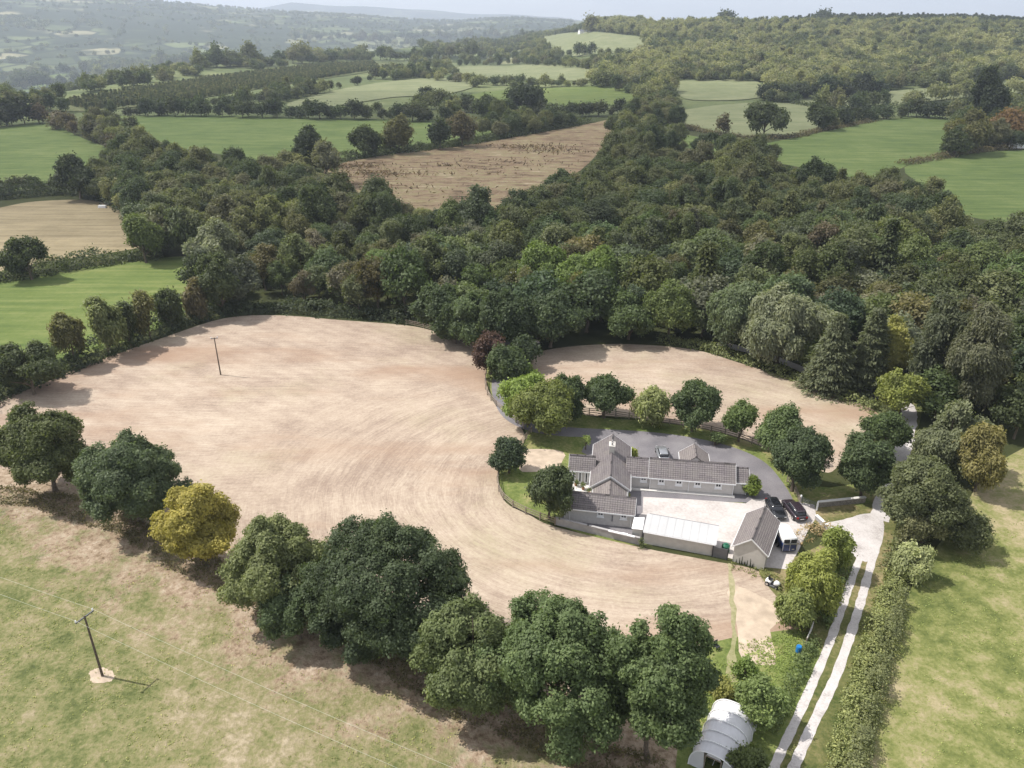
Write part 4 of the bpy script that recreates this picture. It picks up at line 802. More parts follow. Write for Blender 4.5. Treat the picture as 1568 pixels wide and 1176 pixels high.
# ------------------------------------------------------------------ building materials
def tile_mat(name, c1, c2):
    m, t, o = new_mat(name); g = Gr(t); uv = N(t, 'ShaderNodeUVMap').outputs[0]
    br = t.nodes.new('ShaderNodeTexBrick'); br.offset = .5; br.inputs['Color1'].default_value = rgb(c1); br.inputs['Color2'].default_value = rgb(c2); br.inputs['Mortar'].default_value = rgb([q * .45 for q in c1])
    br.inputs['Scale'].default_value = 1; br.inputs['Mortar Size'].default_value = .035; br.inputs['Brick Width'].default_value = 1.7; br.inputs['Row Height'].default_value = .30; t.links.new(uv, br.inputs['Vector'])
    wv = t.nodes.new('ShaderNodeTexWave'); wv.wave_type = 'BANDS'; wv.bands_direction = 'X'; wv.inputs['Scale'].default_value = .95; t.links.new(uv, wv.inputs['Vector'])
    st = g.noise(uv, .6, 4); c = g.mix(g.ramp(st, [(.4, 0.), (.7, .4)]), br.outputs['Color'], (.20, .185, .16))
    sep = t.nodes.new('ShaderNodeSeparateXYZ'); t.links.new(uv, sep.inputs[0]); saw = g.m('FRACT', g.m('DIVIDE', sep.outputs[1], .30))
    b = N(t, 'ShaderNodeBsdfPrincipled', Roughness=.75); t.links.new(c, b.inputs['Base Color'])
    bp = N(t, 'ShaderNodeBump', Strength=.7, Distance=.07); t.links.new(g.m('SUBTRACT', g.m('MULTIPLY', wv.outputs['Fac'], .6), g.m('MULTIPLY', saw, 1.1)), bp.inputs['Height']); t.links.new(bp.outputs[0], b.inputs['Normal']); t.links.new(b.outputs[0], o.inputs[0]); return m
M['tile'] = tile_mat('concrete_roof_tile', (.125, .108, .112), (.165, .145, .148)); M['tile2'] = tile_mat('weathered_roof_tile', (.165, .142, .14), (.205, .178, .17))
M['render'] = plain('pebble_dash_render', (.54, .515, .49), .9, var=.07, scale=2.5, bump=.2); M['render2'] = plain('cream_render', (.50, .475, .44), .9, var=.08, scale=1.5, bump=.2)
M['white'] = plain('white_paint', (.78, .78, .78), .5, var=.03); M['glass'] = plain('dark_glass', (.02, .022, .028), .12, spec=.6, var=.1)
M['block'] = plain('concrete_block', (.33, .315, .31), .95, var=.15, scale=1.2, bump=.3); M['sheetroof'] = plain('pale_sheet_roofing', (.43, .43, .43), .55, var=.05, scale=.6)
M['dark'] = plain('dark_plastic', (.03, .03, .034), .5, var=.15); M['grey'] = plain('grey_metal', (.13, .135, .145), .5, metal=.3, var=.1); M['wood'] = plain('weathered_fence_wood', (.24, .20, .16), .9, var=.2, scale=8)
M['polewood'] = plain('creosoted_pole', (.11, .085, .065), .85, var=.2, scale=4); M['stone'] = plain('field_stone', (.22, .20, .18), .95, var=.35, scale=5, bump=.5)
M['navy'] = plain('navy_paint', (.018, .035, .12), .3, spec=.5, var=.1); M['black'] = plain('black_car_paint', (.012, .013, .016), .15, spec=.7, var=.1); M['plum'] = plain('dark_plum_car_paint', (.030, .022, .028), .15, spec=.7, var=.1)
M['silver'] = plain('silver_car_paint', (.35, .36, .38), .25, metal=.6, var=.05); M['tyre'] = plain('tyre_rubber', (.015, .015, .015), .8); M['red'] = plain('tail_light', (.3, .012, .01), .3); M['alu'] = plain('bright_metal', (.6, .6, .6), .35, metal=.8, var=.05)
M['green'] = plain('green_plastic', (.02, .12, .07), .4); M['blue'] = plain('blue_plastic', (.02, .16, .42), .4); M['wire'] = plain('aluminium_wire', (.42, .42, .34), .5); M['terracotta'] = plain('terracotta', (.30, .14, .08), .8)
M['poly'] = plain('white_polythene', (.57, .57, .59), .35, spec=.5, var=.06, scale=1.2, bump=.25)
def gable(root, a0, a1, b0, b1, eave, ridge, axis='u', over=.3, og=.18, mat='tile', wallm='render', ends=(1, 1), names=('wall', 'roof', 'fascia')):
    """gabled block; the ridge runs along `axis`; b is the direction across it"""
    T = (lambda a, b, z: (a, b, z)) if axis == 'u' else (lambda a, b, z: (b, a, z))
    mid = (b0 + b1) / 2; sl = (ridge - eave) / (mid - b0); w_ = MB()
    w_.prism([T(a0, b0, 0), T(a0, b1, 0), T(a0, b1, eave - .04), T(a0, mid, ridge - .04), T(a0, b0, eave - .04)], T(a1 - a0, 0, 0)); w_.build(names[0], M[wallm], root)
    r_ = MB(); A0, A1 = a0 - og * ends[0], a1 + og * ends[1]; f_ = MB(); L_ = math.hypot(mid - b0 + over, sl * (mid - b0 + over))
    for s_, be in ((1, b0 - over), (-1, b1 + over)):
        ze = eave - over * sl; P = [T(A0, be, ze + .10), T(A1, be, ze + .10), T(A1, mid, ridge + .10), T(A0, mid, ridge + .10)]
        r_.face(P, [(A0, 0), (A1, 0), (A1, L_), (A0, L_)]); Q = [(x, y, z - .10) for x, y, z in P]; r_.face(Q[::-1])
        for i in range(4): j = (i + 1) % 4; r_.face([P[i], P[j], Q[j], Q[i]])
        c_ = T((A0 + A1) / 2, be + .03 * s_ * -1, ze + .0); d_ = (A1 - A0, .05, .17) if axis == 'u' else (.05, A1 - A0, .17); f_.box(c_, d_)
        for e_, A_ in ((0, A0 - .03), (1, A1)):
            if ends[e_]: f_.prism([T(A_, be, ze - .08), T(A_, mid, ridge - .08), T(A_, mid, ridge + .12), T(A_, be, ze + .12)], T(.03, 0, 0))
    r_.prism([T(A0 + .01, mid - .13, ridge + .06), T(A0 + .01, mid, ridge + .19), T(A0 + .01, mid + .13, ridge + .06)], T(A1 - A0 - .02, 0, 0))
    r_.build(names[1], M[mat], root); f_.build(names[2], M['white'], root)
def window(root, u, v, z, wd=.95, ht=1.0, panes=2, full=False):
    m = MB(); m.box((u, v - .03, z), (wd, .07, ht)); m.box((u, v - .07, z - ht / 2 - .03), (wd + .1, .16, .06)); f_ = m.build('window', M['white'], root); p = MB(); pw = (wd - .28) / panes
    zc, ph = (z, ht - .25) if full else (z + .13, ht - .48)
    for i in range(panes): p.box((u - wd / 2 + .14 + pw * (i + .5), v - .06, zc), (pw - .07, .03, ph))
    p.build('pane', M['glass'], f_)
# ------------------------------------------------------------------ bungalow
HR = R(-8.2); house = empty('bungalow', (16.5, 92.2, 0), HR, label='long grey rendered bungalow with grey tiled roofs and a white patio, facing the concrete yard', cat='house')
gable(house, 2.72, 14.2, .35, 4.15, 2.3, 4.0); gable(house, -.6, 2.74, .6, 3.95, 2.2, 3.86, ends=(0, 0))
gable(house, 14.15, 16.05, 1.0, 3.6, 2.2, 3.45, ends=(0, 1)); gable(house, -3.5, 8.0, -5.2, -.25, 2.35, 4.12, 'v', over=.32); gable(house, -7.2, -3.45, -4.75, -.65, 2.1, 3.55, 'v', over=.25, ends=(1, 0), mat='tile2')
gable(house, -8.5, -4.9, .75, 3.1, 2.35, 3.8, ends=(1, 0)); gable(house, 4.0, 7.7, 7.35, 11.0, 2.3, 3.65, 'v', ends=(0, 1), mat='tile2')
for u_, v_ in ((1.9, .6), (4.35, .35), (6.75, .35), (9.3, .35), (12.1, .35)): window(house, u_, v_, 1.55)
for u_ in (-7.9, -7.0, -6.1, -5.5): window(house, u_, .75, 1.15, .55, 2.0, 1, True)
m = MB(); m.box((-2.75, 3.3, 4.45), (.75, 1.3, 1.5)); m.box((-2.75, 3.3, 5.22), (.9, 1.45, .12)); ch = m.build('chimney', M['render2'], house)
m = MB()
for v_ in (2.95, 3.65): m.tube([(-2.75, v_, 5.27), (-2.75, v_, 5.7)], [.14, .11], 8)
m.build('chimney_pot', M['block'], ch)
m = MB(); m.tube([(-2.75, 4.15, 5.2), (-2.75, 4.15, 6.1)], .02); m.tube([(-3.1, 4.15, 6.0), (-2.4, 4.15, 6.0)], .015)
for i in range(4): m.tube([(-3.0 + i * .18, 3.95, 6.0), (-3.0 + i * .18, 4.35, 6.0)], .012)
m.build('aerial', M['grey'], house)
m = MB()
for u_, v_ in ((2.8, .30), (8.1, .30), (14.12, .30), (-.2, -3.55), (16.0, .95)): m.tube([(u_, v_ - .05, 0), (u_, v_ - .05, 2.2)], .045)
m.build('downpipe', M['white'], house)
m = MB(); m.box((7.1, .02, .1), (14.6, .5, .2)); m.build('footing', M['paving'], house)
# ------------------------------------------------------------------ front outbuilding
ax_ = empty('outbuilding', (6.85, 84.78, 0), R(-11), label='small grey outbuilding with a tiled roof and two white windows behind the block wall', cat='outbuilding')
gable(ax_, 0, 9.0, 0, 3.1, 2.3, 3.6, over=.28); window(ax_, 4.75, 0, 1.65, .9, .9); window(ax_, 7.75, 0, 1.65, .9, .9)
m = MB(); m.tube([(.75, -.06, 0), (.75, -.06, 2.2)], .045); m.tube([(8.7, -.06, 0), (8.7, -.06, 2.2)], .045); m.build('downpipe', M['white'], ax_)
m = MB(); m.box((6.3, -.04, 1.2), (.12, .06, .9)); m.build('wall_vent', M['grey'], ax_)
# long low shed with a pale sheet roof
a = Vector(G(985, 832)); b = Vector(G(1092, 852)); sr = math.atan2(b.y - a.y, b.x - a.x); Ls = (b - a).length
sh = empty('flat_shed', (a.x, a.y, 0), sr, label='long low shed with a pale sheet metal roof along the front of the yard', cat='shed')
def loc_of(o, p): return o.matrix_basis.inverted() @ Vector((p[0], p[1], 0))
dv = loc_of(sh, G(990, 786, 2.45)).y
m = MB(); m.prism([(0, 0, 0), (0, dv - .3, 0), (0, dv - .3, 2.3), (0, 0, 1.85)], (Ls, 0, 0)); m.build('wall', M['render2'], sh)
m = MB(); m.prism([(-.15, -.22, 1.83), (-.15, dv, 2.34), (-.15, dv, 2.46), (-.15, -.22, 1.95)], (Ls + .35, 0, 0)); rf = m.build('roof', M['sheetroof'], sh)
m = MB()
for i in range(int(Ls / 1.0)): m.prism([(.5 + i, -.2, 1.955), (.5 + i, dv - .02, 2.468), (.5 + i, dv - .02, 2.49), (.5 + i, -.2, 1.975)], (.05, 0, 0))
m.build('roof_seam', M['sheetroof'], rf)
m = MB(); m.box((Ls / 2 + .2, dv + .08, 2.35), (Ls, .14, .16)); m.build('gutter', M['grey'], sh)
m = MB(); m.box((Ls / 2, -.26, 1.86), (Ls + .2, .06, .1)); m.build('fascia', M['white'], sh)
# white lean-to
lt = empty('lean_to', (0, 0, 0), label='small white roofed lean-to between the front outbuilding and the long shed', cat='lean-to')
q_ = [G(971, 793, 2.05), G(987, 793, 2.05), G(984, 812, 1.9), G(967, 810, 1.9)]; zz = [2.05, 2.05, 1.9, 1.9]
m = MB(); m.prism([(x, y, z) for (x, y), z in zip(q_, zz)][::-1], (0, 0, .09)); m.build('roof', M['white'], lt)
m = MB(); c_ = Vector((sum(p[0] for p in q_) / 4, sum(p[1] for p in q_) / 4)); q2 = [c_ + (Vector(p) - c_) * .88 for p in q_]
m.prism([(p.x, p.y, 0) for p in q2][::-1], (0, 0, 1.9)); m.build('wall', M['render2'], lt)
# boundary wall in front of the outbuilding, with pipe and sheet on it
def wall(name, label, px, ht, th, mat, cap=None, cat='wall'):
    P = [Vector(G(*p)) for p in px]; r_ = empty(name, (P[0].x, P[0].y, 0), label=label, cat=cat); m = MB(); k = MB()
    for p, q__ in zip(P, P[1:]):
        c = (p + q__) / 2 - P[0]; d = q__ - p; m.box((c.x, c.y, ht / 2), (d.length + th * .9, th, ht), math.atan2(d.y, d.x)); k.box((c.x, c.y, ht + .043), (d.length + th * .95, th + .1, .08), math.atan2(d.y, d.x))
    m.build('wall_body', M[mat], r_)
    if cap: k.build('coping', M[cap], r_)
    return r_
wall('block_wall', 'low concrete block wall in front of the small outbuilding beside the hay field', [(851, 803), (900, 815), (978, 834)], 1.05, .22, 'block', 'block')
wall('stone_wall', 'stone garden wall with pale coping between the gate and the broad dark tree', [(1254, 776), (1322, 769)], .8, .35, 'stone', 'paving')
wall('entrance_wall', 'low white topped wall curving beside the gravel entrance', [(1250, 795), (1262, 806), (1276, 820)], .55, .3, 'block', 'white')
a = Vector(G(930, 824, .0)); b = Vector(G(972, 834, .0)); m = MB(); m.box((0, 0, 1.17), (3.4, .28, .12), 0); m.box((.4, .05, 1.26), (.7, .3, .07))
tag(m.build('plank', M['white'], None, loc=((a.x + b.x) / 2, (a.y + b.y) / 2, 0), rz=math.atan2((b - a).y, (b - a).x)), 'white board lying along the top of the block wall', 'board')
# barn
bn = empty('garage', (26.9, 76.3, 0), R(-27.6), label='detached cream garage with a ribbed grey tiled roof beside the parked cars', cat='garage')
gable(bn, 0, 7.4, 0, 3.75, 2.4, 3.95, 'v', over=.28, mat='tile2', wallm='render2')
m = MB(); m.box((1.87, 7.43, 1.1), (2.4, .06, 2.1)); m.build('garage_door', M['white'], bn)
m = MB()
for i in range(7): m.tube([(.5 + i * .32 + (i % 2) * .1, -.12, 0), (.5 + i * .32, -.1, .5 + .35 * (i % 3))], [.09, .02], 5)
tag(m.build('wall_weeds', M['leaf'], None, loc=(26.9, 76.3, 0), rz=R(-27.6)), 'row of tall dark weeds against the gable of the garage', 'weeds'); bpy.data.objects['wall_weeds'].color = (.06, .08, .04, 1)
# dark gate panel and green tank at the end of the shed
a = Vector(G(1090, 853)); b = Vector(G(1113, 858)); g_ = empty('yard_gate', (a.x, a.y, 0), math.atan2((b - a).y, (b - a).x), label='dark grey solid gate between the long shed and the garage', cat='gate'); Lg = (b - a).length
m = MB(); m.box((Lg / 2, 0, .85), (Lg, .06, 1.5)); m.build('gate_panel', M['grey'], g_)
for s_ in (0, Lg): m = MB(); m.box((s_, .02, .9), (.12, .12, 1.8)); m.build('gate_post', M['dark'], g_)
m = MB()
x_, y_ = G(1112, 848); m.tube([(0, 0, 0), (0, 0, .9), (0, 0, 1.1)], [.5, .5, .3], 14); m.tube([(0, 0, 1.08), (0, 0, 1.2)], [.16, .16], 8)
tag(m.build('water_tank', M['green'], None, loc=(x_, y_ + .5, 0)), 'green plastic tank behind the dark yard gate', 'tank')
# ------------------------------------------------------------------ vehicles
def loft(m, st, seg=12):
    """st: (x, half width, z low, z high); rounded rectangular sections joined along x"""
    k = len(m.v)
    for x, hw, z0, z1 in st:
        for j in range(seg):
            t = 2 * math.pi * (j + .5) / seg; c, s_ = math.cos(t), math.sin(t); c = math.copysign(abs(c) ** .45, c); s_ = math.copysign(abs(s_) ** .45, s_)
            m.v.append((x, c * hw, (z0 + z1) / 2 + s_ * (z1 - z0) / 2))
    for i in range(len(st) - 1):
        for j in range(seg): q = (j + 1) % seg; m.f.append((k + i * seg + j, k + (i + 1) * seg + j, k + (i + 1) * seg + q, k + i * seg + q)); m.mi.append(m.cur)
    m.f.append(tuple(k + j for j in range(seg))); m.f.append(tuple(k + (len(st) - 1) * seg + j for j in range(seg))[::-1]); m.mi += [m.cur] * 2
def wheel(root, x, y, r=.33):
    m = MB(); s_ = 1 if y > 0 else -1; m.tube([(x, y - .11, r), (x, y + .11, r)], r, 16); w_ = m.build('wheel', M['tyre'], root)
    m = MB(); m.tube([(x, y + s_ * .10, r), (x, y + s_ * .125, r)], r * .6, 12); m.build('rim', M['alu'], w_)
def car(name, label, x, y, rz, paint, Lc=4.5, W=1.8, Hc=1.45, estate=True, rails=False):
    r_ = empty(name, (x, y, 0), rz, label=label, cat='car'); h = Lc / 2; w2 = W / 2; m = MB()
    loft(m, [(-h, w2 * .80, .35, .80), (-h + .12, w2 * .93, .27, .93), (-h + .8, w2, .22, .97), (0, w2, .2, .95), (h - 1.2, w2, .22, .93), (h - .45, w2 * .96, .25, .82), (h - .08, w2 * .86, .3, .68), (h, w2 * .72, .36, .58)]); m.build('body', M[paint], r_, True)
    back = -h + .25 if estate else -h + .9; m = MB()
    loft(m, [(back, w2 * .70, .88, 1.02), (back + .28, w2 * .80, .88, Hc - .08), (-.3, w2 * .82, .88, Hc - .02), (.35, w2 * .80, .88, Hc - .05), (h - 1.25, w2 * .82, .86, .95)]); m.build('windows', M['glass'], r_, True)
    m = MB(); loft(m, [(back + .18, w2 * .62, Hc - .16, Hc - .05), (back + .4, w2 * .71, Hc - .1, Hc + .005), (-.3, w2 * .74, Hc - .08, Hc + .03), (.3, w2 * .70, Hc - .12, Hc - .01), (.5, w2 * .62, Hc - .2, Hc - .1)]); m.build('roof', M[paint], r_, True)
    for sx in (-1, 1):
        for sy in (-1, 1): wheel(r_, sx * (h - .82), sy * (w2 - .1))
    for sy in (-1, 1):
        m = MB(); m.box((h - .12, sy * w2 * .66, .62), (.16, .3, .13)); m.build('headlight', M['alu'], r_)
        m = MB(); m.box((-h + .02, sy * w2 * .68, .78), (.1, .26, .2)); m.build('tail_light', M['red'], r_)
        m = MB(); m.box((h - 1.35, sy * (w2 + .09), .98), (.12, .18, .12)); m.build('wing_mirror', M[paint], r_)
        if rails: m = MB(); m.tube([(back + .4, sy * w2 * .72, Hc + .05), (-.1, sy * w2 * .74, Hc + .08), (.3, sy * w2 * .70, Hc + .03)], .03, 6); m.build('roof_rail', M['alu'], r_)
    m = MB(); m.box((-h - .005, 0, .6), (.03, .5, .11)); m.build('number_plate', M['white'], r_); return r_
car('estate_car', 'dark plum estate car with silver roof rails parked nearest the stone wall', 37.75, 86.5, R(97), 'plum', 4.7, 1.85, 1.55, True, True)
car('hatchback_car', 'black car parked between the garage and the plum estate car', 35.3, 86.6, R(-88), 'black', 4.3, 1.75, 1.42, True)
x_, y_ = G(1016, 690, 1.35); car('parked_car', 'silver car on the driveway behind the long roof of the bungalow', x_, y_ + .6, R(88), 'silver', 4.2, 1.75, 1.42, True)
x_, y_ = G(1207, 847); ht = empty('horse_trailer', (x_, y_ + 1.7, 0), R(92), label='navy and white horse trailer parked right of the garage', cat='trailer'); m = MB()
loft(m, [(-1.6, .86, 1.25, 2.2), (-1.5, .9, 1.2, 2.25), (1.0, .9, 1.2, 2.25), (1.5, .8, 1.2, 2.1), (1.75, .62, 1.25, 1.8)]); m.build('upper_body', M['white'], ht, True)
m = MB(); m.box((0, 0, .82), (3.2, 1.74, .86)); m.build('lower_body', M['navy'], ht); m = MB(); m.box((-1.66, 0, .85), (.08, 1.7, 1.0)); m.build('ramp', M['navy'], ht)
for s_ in (-.43, .43): m = MB(); m.box((-1.62, s_, 1.72), (.06, .72, .5)); m.build('top_opening', M['dark'], ht)
m = MB(); [m.box((-1.69, y0_, .87), (.06, .05, 1.05)) for y0_ in (-.85, 0, .85)]; m.box((-1.69, 0, 1.36), (.06, 1.76, .06)); m.box((-1.72, -.45, .6), (.02, .3, .12)); m.build('ramp_frame', M['alu'], ht)
for s_ in (-1, 1):
    wheel(ht, -.35, s_ * .98, .3); wheel(ht, .4, s_ * .98, .3); m = MB(); m.box((0, s_ * .98, .66), (1.6, .26, .05)); m.build('mudguard', M['dark'], ht)
m = MB(); m.tube([(1.6, .5, .45), (2.9, 0, .45)], .05); m.tube([(1.6, -.5, .45), (2.9, 0, .45)], .05); m.tube([(2.6, 0, 0), (2.6, 0, .6)], .04); m.build('drawbar', M['grey'], ht)
# small white garden cart with a grey engine beyond the garage
x_, y_ = G(1182, 896); mw = empty('ride_on_mower', (x_, y_, 0), R(-40), label='small white and grey ride-on mower on the weedy bank below the garage', cat='mower')
m = MB(); loft(m, [(-.75, .3, .3, .62), (-.6, .38, .28, .72), (-.1, .4, .28, .62)]); loft(m, [(.25, .3, .3, .72), (.5, .32, .3, .78), (.85, .26, .34, .66)]); m.build('body', M['white'], mw, True)
m = MB(); m.box((.1, 0, .33), (1.3, .6, .12)); m.box((-.25, 0, .78), (.4, .42, .1)); m.box((-.46, 0, .98), (.08, .42, .4)); m.build('seat', M['dark'], mw)
m = MB(); m.box((.1, 0, .18), (.7, 1.0, .16)); m.build('cutting_deck', M['grey'], mw); m = MB(); m.tube([(.35, 0, .6), (.15, 0, .98)], .025); m.tube([(.15, -.15, .98), (.15, .15, .98)], .03); m.build('steering_wheel', M['dark'], mw)
for sx, r0_ in ((-.45, .26), (.65, .19)):
    for s_ in (-1, 1): wheel(mw, sx, s_ * .42, r0_)
# ------------------------------------------------------------------ polytunnel
PT = empty('polytunnel', (19.1, 53.5, 0), math.atan2(-.515, .857), label='white polytunnel with an open door at the bottom of the garden', cat='polytunnel'); Wt, Lt, Ht = 4.1, 6.6, 2.35
def arch(s_, n=18): return [((Wt / 2) - (Wt / 2) * math.copysign(abs(math.cos(math.pi * i / n)) ** .8, math.cos(math.pi * i / n)), -s_, Ht * math.sin(math.pi * i / n) ** .72) for i in range(n + 1)]
m = MB(); ns = 34; prev = None
for i in range(ns + 1):
    s_ = Lt * i / ns; sag = .05 * abs(math.sin(math.pi * i / ns * 5)); A_ = [(Wt / 2 + (x - Wt / 2) * (1 - sag * .4), y, z * (1 - sag)) for x, y, z in arch(s_)]
    if prev:
        for j in range(len(A_) - 1): m.face([prev[j], prev[j + 1], A_[j + 1], A_[j]])
    prev = A_
A_ = arch(0); m.face(A_); m.build('cover', M['poly'], PT, True)
for i in range(6): m = MB(); m.tube([(x + (x - Wt / 2) * .02, y, z * 1.018 + .03) for x, y, z in arch(Lt * i / 5 + (.02 if i == 5 else 0))], .05, 6); m.build('hoop', M['white'], PT)
A_ = arch(Lt); m = MB(); m.face([p for p in A_ if p[0] < 1.35] + [(1.35, -Lt, 0)]); m.face([p for p in A_ if p[0] > 2.75][::1] + [(2.75, -Lt, 0)]); m.face([(1.35, -Lt, 1.95), *[p for p in A_ if 1.35 <= p[0] <= 2.75], (2.75, -Lt, 1.95)]); m.build('end_wall', M['poly'], PT)
m = MB()
for x0 in (1.35, 2.75): m.box((x0, -Lt - .04, 1.0), (.08, .08, 2.0))
m.box((2.05, -Lt - .04, 2.0), (1.5, .08, .08)); m.build('door_frame', M['wood'], PT); m = MB(); m.box((2.05, -Lt * .5, 1.15), (.04, Lt, .03)); m.build('ridge_wire', M['white'], PT)
for s_ in (0, 1): m = MB(); m.box((.55 + s_ * 2.9, -Lt / 2, .2), (.9, Lt - .8, .3)); m.build('planting_bed', M['soil'], PT)
# ------------------------------------------------------------------ utility poles and wires
def z_for(x, y, row):
    lo, hi = 0, 30
    for _ in range(40):
        z = (lo + hi) / 2
        if proj(x, y, z)[1] > row: lo = z
        else: hi = z
    return z
def pole(label, base, top, arm, wd=1.9, extra=False):
    x, y = G(*base); h = z_for(x, y, top); r_ = empty('utility_pole', (x, y, 0), arm, label=label, cat='utility pole', group='wooden utility poles')
    m = MB(); m.tube([(0, 0, -.2), (0, 0, h)], [.13, .085], 10); m.build('pole', M['polewood'], r_); m = MB(); m.box((0, 0, h - .15), (wd, .1, .12)); m.build('crossarm', M['grey'], r_)
    for s_ in (-1, 1): m = MB(); m.tube([(s_ * (wd / 2 - .06), 0, h - .09), (s_ * (wd / 2 - .06), 0, h + .02), (s_ * (wd / 2 - .06), 0, h + .2)], [.05, .1, .04], 8); m.build('insulator', M['white'], r_)
    if extra: m = MB(); m.box((.12, -.25, h - 1.0), (.45, .4, .7)); m.build('transformer', M['alu'], r_)
    return x, y, h
wa = Vector(G(0, 881, 8.0)); wb = Vector(G(138, 937, 8.0)); wd_ = (wb - wa).normalized()
px_, py_, ph_ = pole('tall wooden pole with white insulators standing in the pasture at the lower left', (157, 1035), 943, math.atan2(wd_.y, wd_.x) + math.pi / 2, 2.0)
pole('wooden pole alone in the hay field', (338, 574), 517, R(20), 1.2); pole('utility pole with a small transformer in front of the dark wood', (786, 490), 417, R(30), 1.2, True)
nrm = Vector((-wd_.y, wd_.x))
for s_, nm_ in ((1, 'upper'), (-1, 'lower')):
    m = MB(); base = Vector((px_, py_)) + nrm * s_ * .93
    pts = [(base.x + wd_.x * t, base.y + wd_.y * t, ph_ + .12 - 1.6 * (1 - (abs(abs(t) - 45) / 45) ** 2)) for t in np.linspace(-90, 90, 61)]
    m.tube(pts, .011, 5); tag(m.build('overhead_wire', M['wire']), 'thin pale wire on the %s insulator of the pasture pole' % ('farther' if s_ > 0 else 'nearer'), 'wire')
sheet('bare_ground', [(136, 1030), (150, 1023), (166, 1026), (176, 1034), (172, 1042), (156, 1046), (140, 1043)], M['soil'], 3, 6, wob=.12, keep=False)
# ------------------------------------------------------------------ fences
def fence(label, px, ht=1.15, sp=2.2, rails=3, mat='wood', world=False):
    P = catmull([Vector(G(*p)) for p in px], False, 8); A = np.array([(p.x, p.y) for p in P]); seg = np.linalg.norm(np.diff(A, axis=0), axis=1); cum = np.concatenate([[0], np.cumsum(seg)]); n = max(2, int(cum[-1] / sp)); t = np.linspace(0, cum[-1], n + 1)
    X = np.interp(t, cum, A[:, 0]); Y = np.interp(t, cum, A[:, 1]); r_ = empty('post_and_rail_fence', (X[0], Y[0], 0), label=label, cat='fence'); rr = random.Random(n)
    for i in range(n + 1): m = MB(); m.box((X[i] - X[0], Y[i] - Y[0], ht / 2), (.13, .13, ht + rr.uniform(0, .08)), rr.uniform(0, 1)); m.build('post', M[mat], r_)
    for k in range(rails):
        m = MB(); z = ht * (.93 - .3 * k)
        for i in range(n):
            c = ((X[i] + X[i + 1]) / 2 - X[0], (Y[i] + Y[i + 1]) / 2 - Y[0], z + rr.uniform(-.02, .02)); m.box(c, (math.hypot(X[i + 1] - X[i], Y[i + 1] - Y[i]) + .1, .05, .12), math.atan2(Y[i + 1] - Y[i], X[i + 1] - X[i]))
        m.build('rail', M[mat], r_)
fence('post and rail fence along the top of the hay field below the wood', [(622, 497), (650, 503), (680, 513), (704, 524), (730, 541)])
fence('pale post and rail fence between the hay field and the driveway bend', [(745, 572), (743, 592), (748, 608), (762, 624), (780, 639), (802, 656)])
fence('post and rail fence round the lawn left of the house', [(814, 662), (800, 680), (780, 700), (766, 718), (762, 745), (774, 769), (800, 785), (830, 797), (850, 804)])
fence('long curved post and rail fence between the driveway and the paddock', [(882, 632), (930, 637), (985, 645), (1040, 653), (1090, 662), (1140, 676), (1178, 692), (1186, 698)])
fence('short post and rail fence from the largest round tree to the metal gate', [(1205, 738), (1216, 753), (1224, 772)])
a = Vector(G(1226, 772)); b = Vector(G(1249, 781)); gt = empty('field_gate', (a.x, a.y, 0), math.atan2((b - a).y, (b - a).x), label='grey tubular metal gate between the short fence and the stone wall', cat='gate'); Lg = (b - a).length; m = MB()
for k in range(5): m.tube([(0, 0, .25 + k * .22), (Lg, 0, .25 + k * .22)], .03)
for s_ in (0, Lg / 2, Lg): m.tube([(s_, 0, .2), (s_, 0, 1.15)], .03)
m.build('gate_leaf', M['grey'], gt)
for s_ in (-.12, Lg + .12): m = MB(); m.box((s_, 0, .7), (.2, .2, 1.4)); m.build('gate_post', M['white'], gt)
a = Vector(G(1233, 990)); b = Vector(G(1244, 962)); gt = empty('garden_gate', (a.x, a.y, 0), math.atan2((b - a).y, (b - a).x), label='pale narrow gate at the corner of the garden beside the lane', cat='gate'); Lg = (b - a).length; m = MB()
for k in range(6): m.box((Lg / 2, 0, .2 + k * .17), (Lg, .05, .12))
m.build('gate_leaf', M['paving'], gt); m = MB(); m.box((0, 0, .6), (.12, .12, 1.2)); m.box((Lg, 0, .6), (.12, .12, 1.2)); m.build('gate_post', M['wood'], gt)
# ------------------------------------------------------------------ small garden things
x_, y_ = G(1222, 999); m = MB(); m.tube([(0, 0, 0), (0, 0, .12), (0, 0, .75), (0, 0, .88)], [.26, .29, .29, .25], 14); tag(m.build('barrel', M['blue'], None, loc=(x_, y_, 0)), 'blue plastic barrel beside the lane at the garden corner', 'barrel')
x_, y_ = G(1097, 994); gc = empty('garden_chair', (x_, y_, 0), R(30), label='dark garden chair standing on the lawn right of the last oak', cat='chair')
m = MB(); m.box((0, 0, .45), (.5, .5, .05)); m.build('seat', M['dark'], gc); m = MB(); m.box((0, .24, .75), (.5, .05, .6)); m.build('backrest', M['dark'], gc)
for sx in (-.22, .22):
    for sy in (-.22, .22): m = MB(); m.box((sx, sy, .22), (.05, .05, .44)); m.build('leg', M['dark'], gc)
x_, y_ = G(866, 752); tb = empty('patio_table', (x_, y_, 0), R(-8), label='white topped patio table beside the glazed wing of the bungalow', cat='table')
m = MB(); m.box((0, 0, .74), (1.5, .9, .05)); m.build('tabletop', M['white'], tb)
for sx in (-.65, .65):
    for sy in (-.35, .35): m = MB(); m.box((sx, sy, .36), (.06, .06, .72)); m.build('leg', M['dark'], tb)
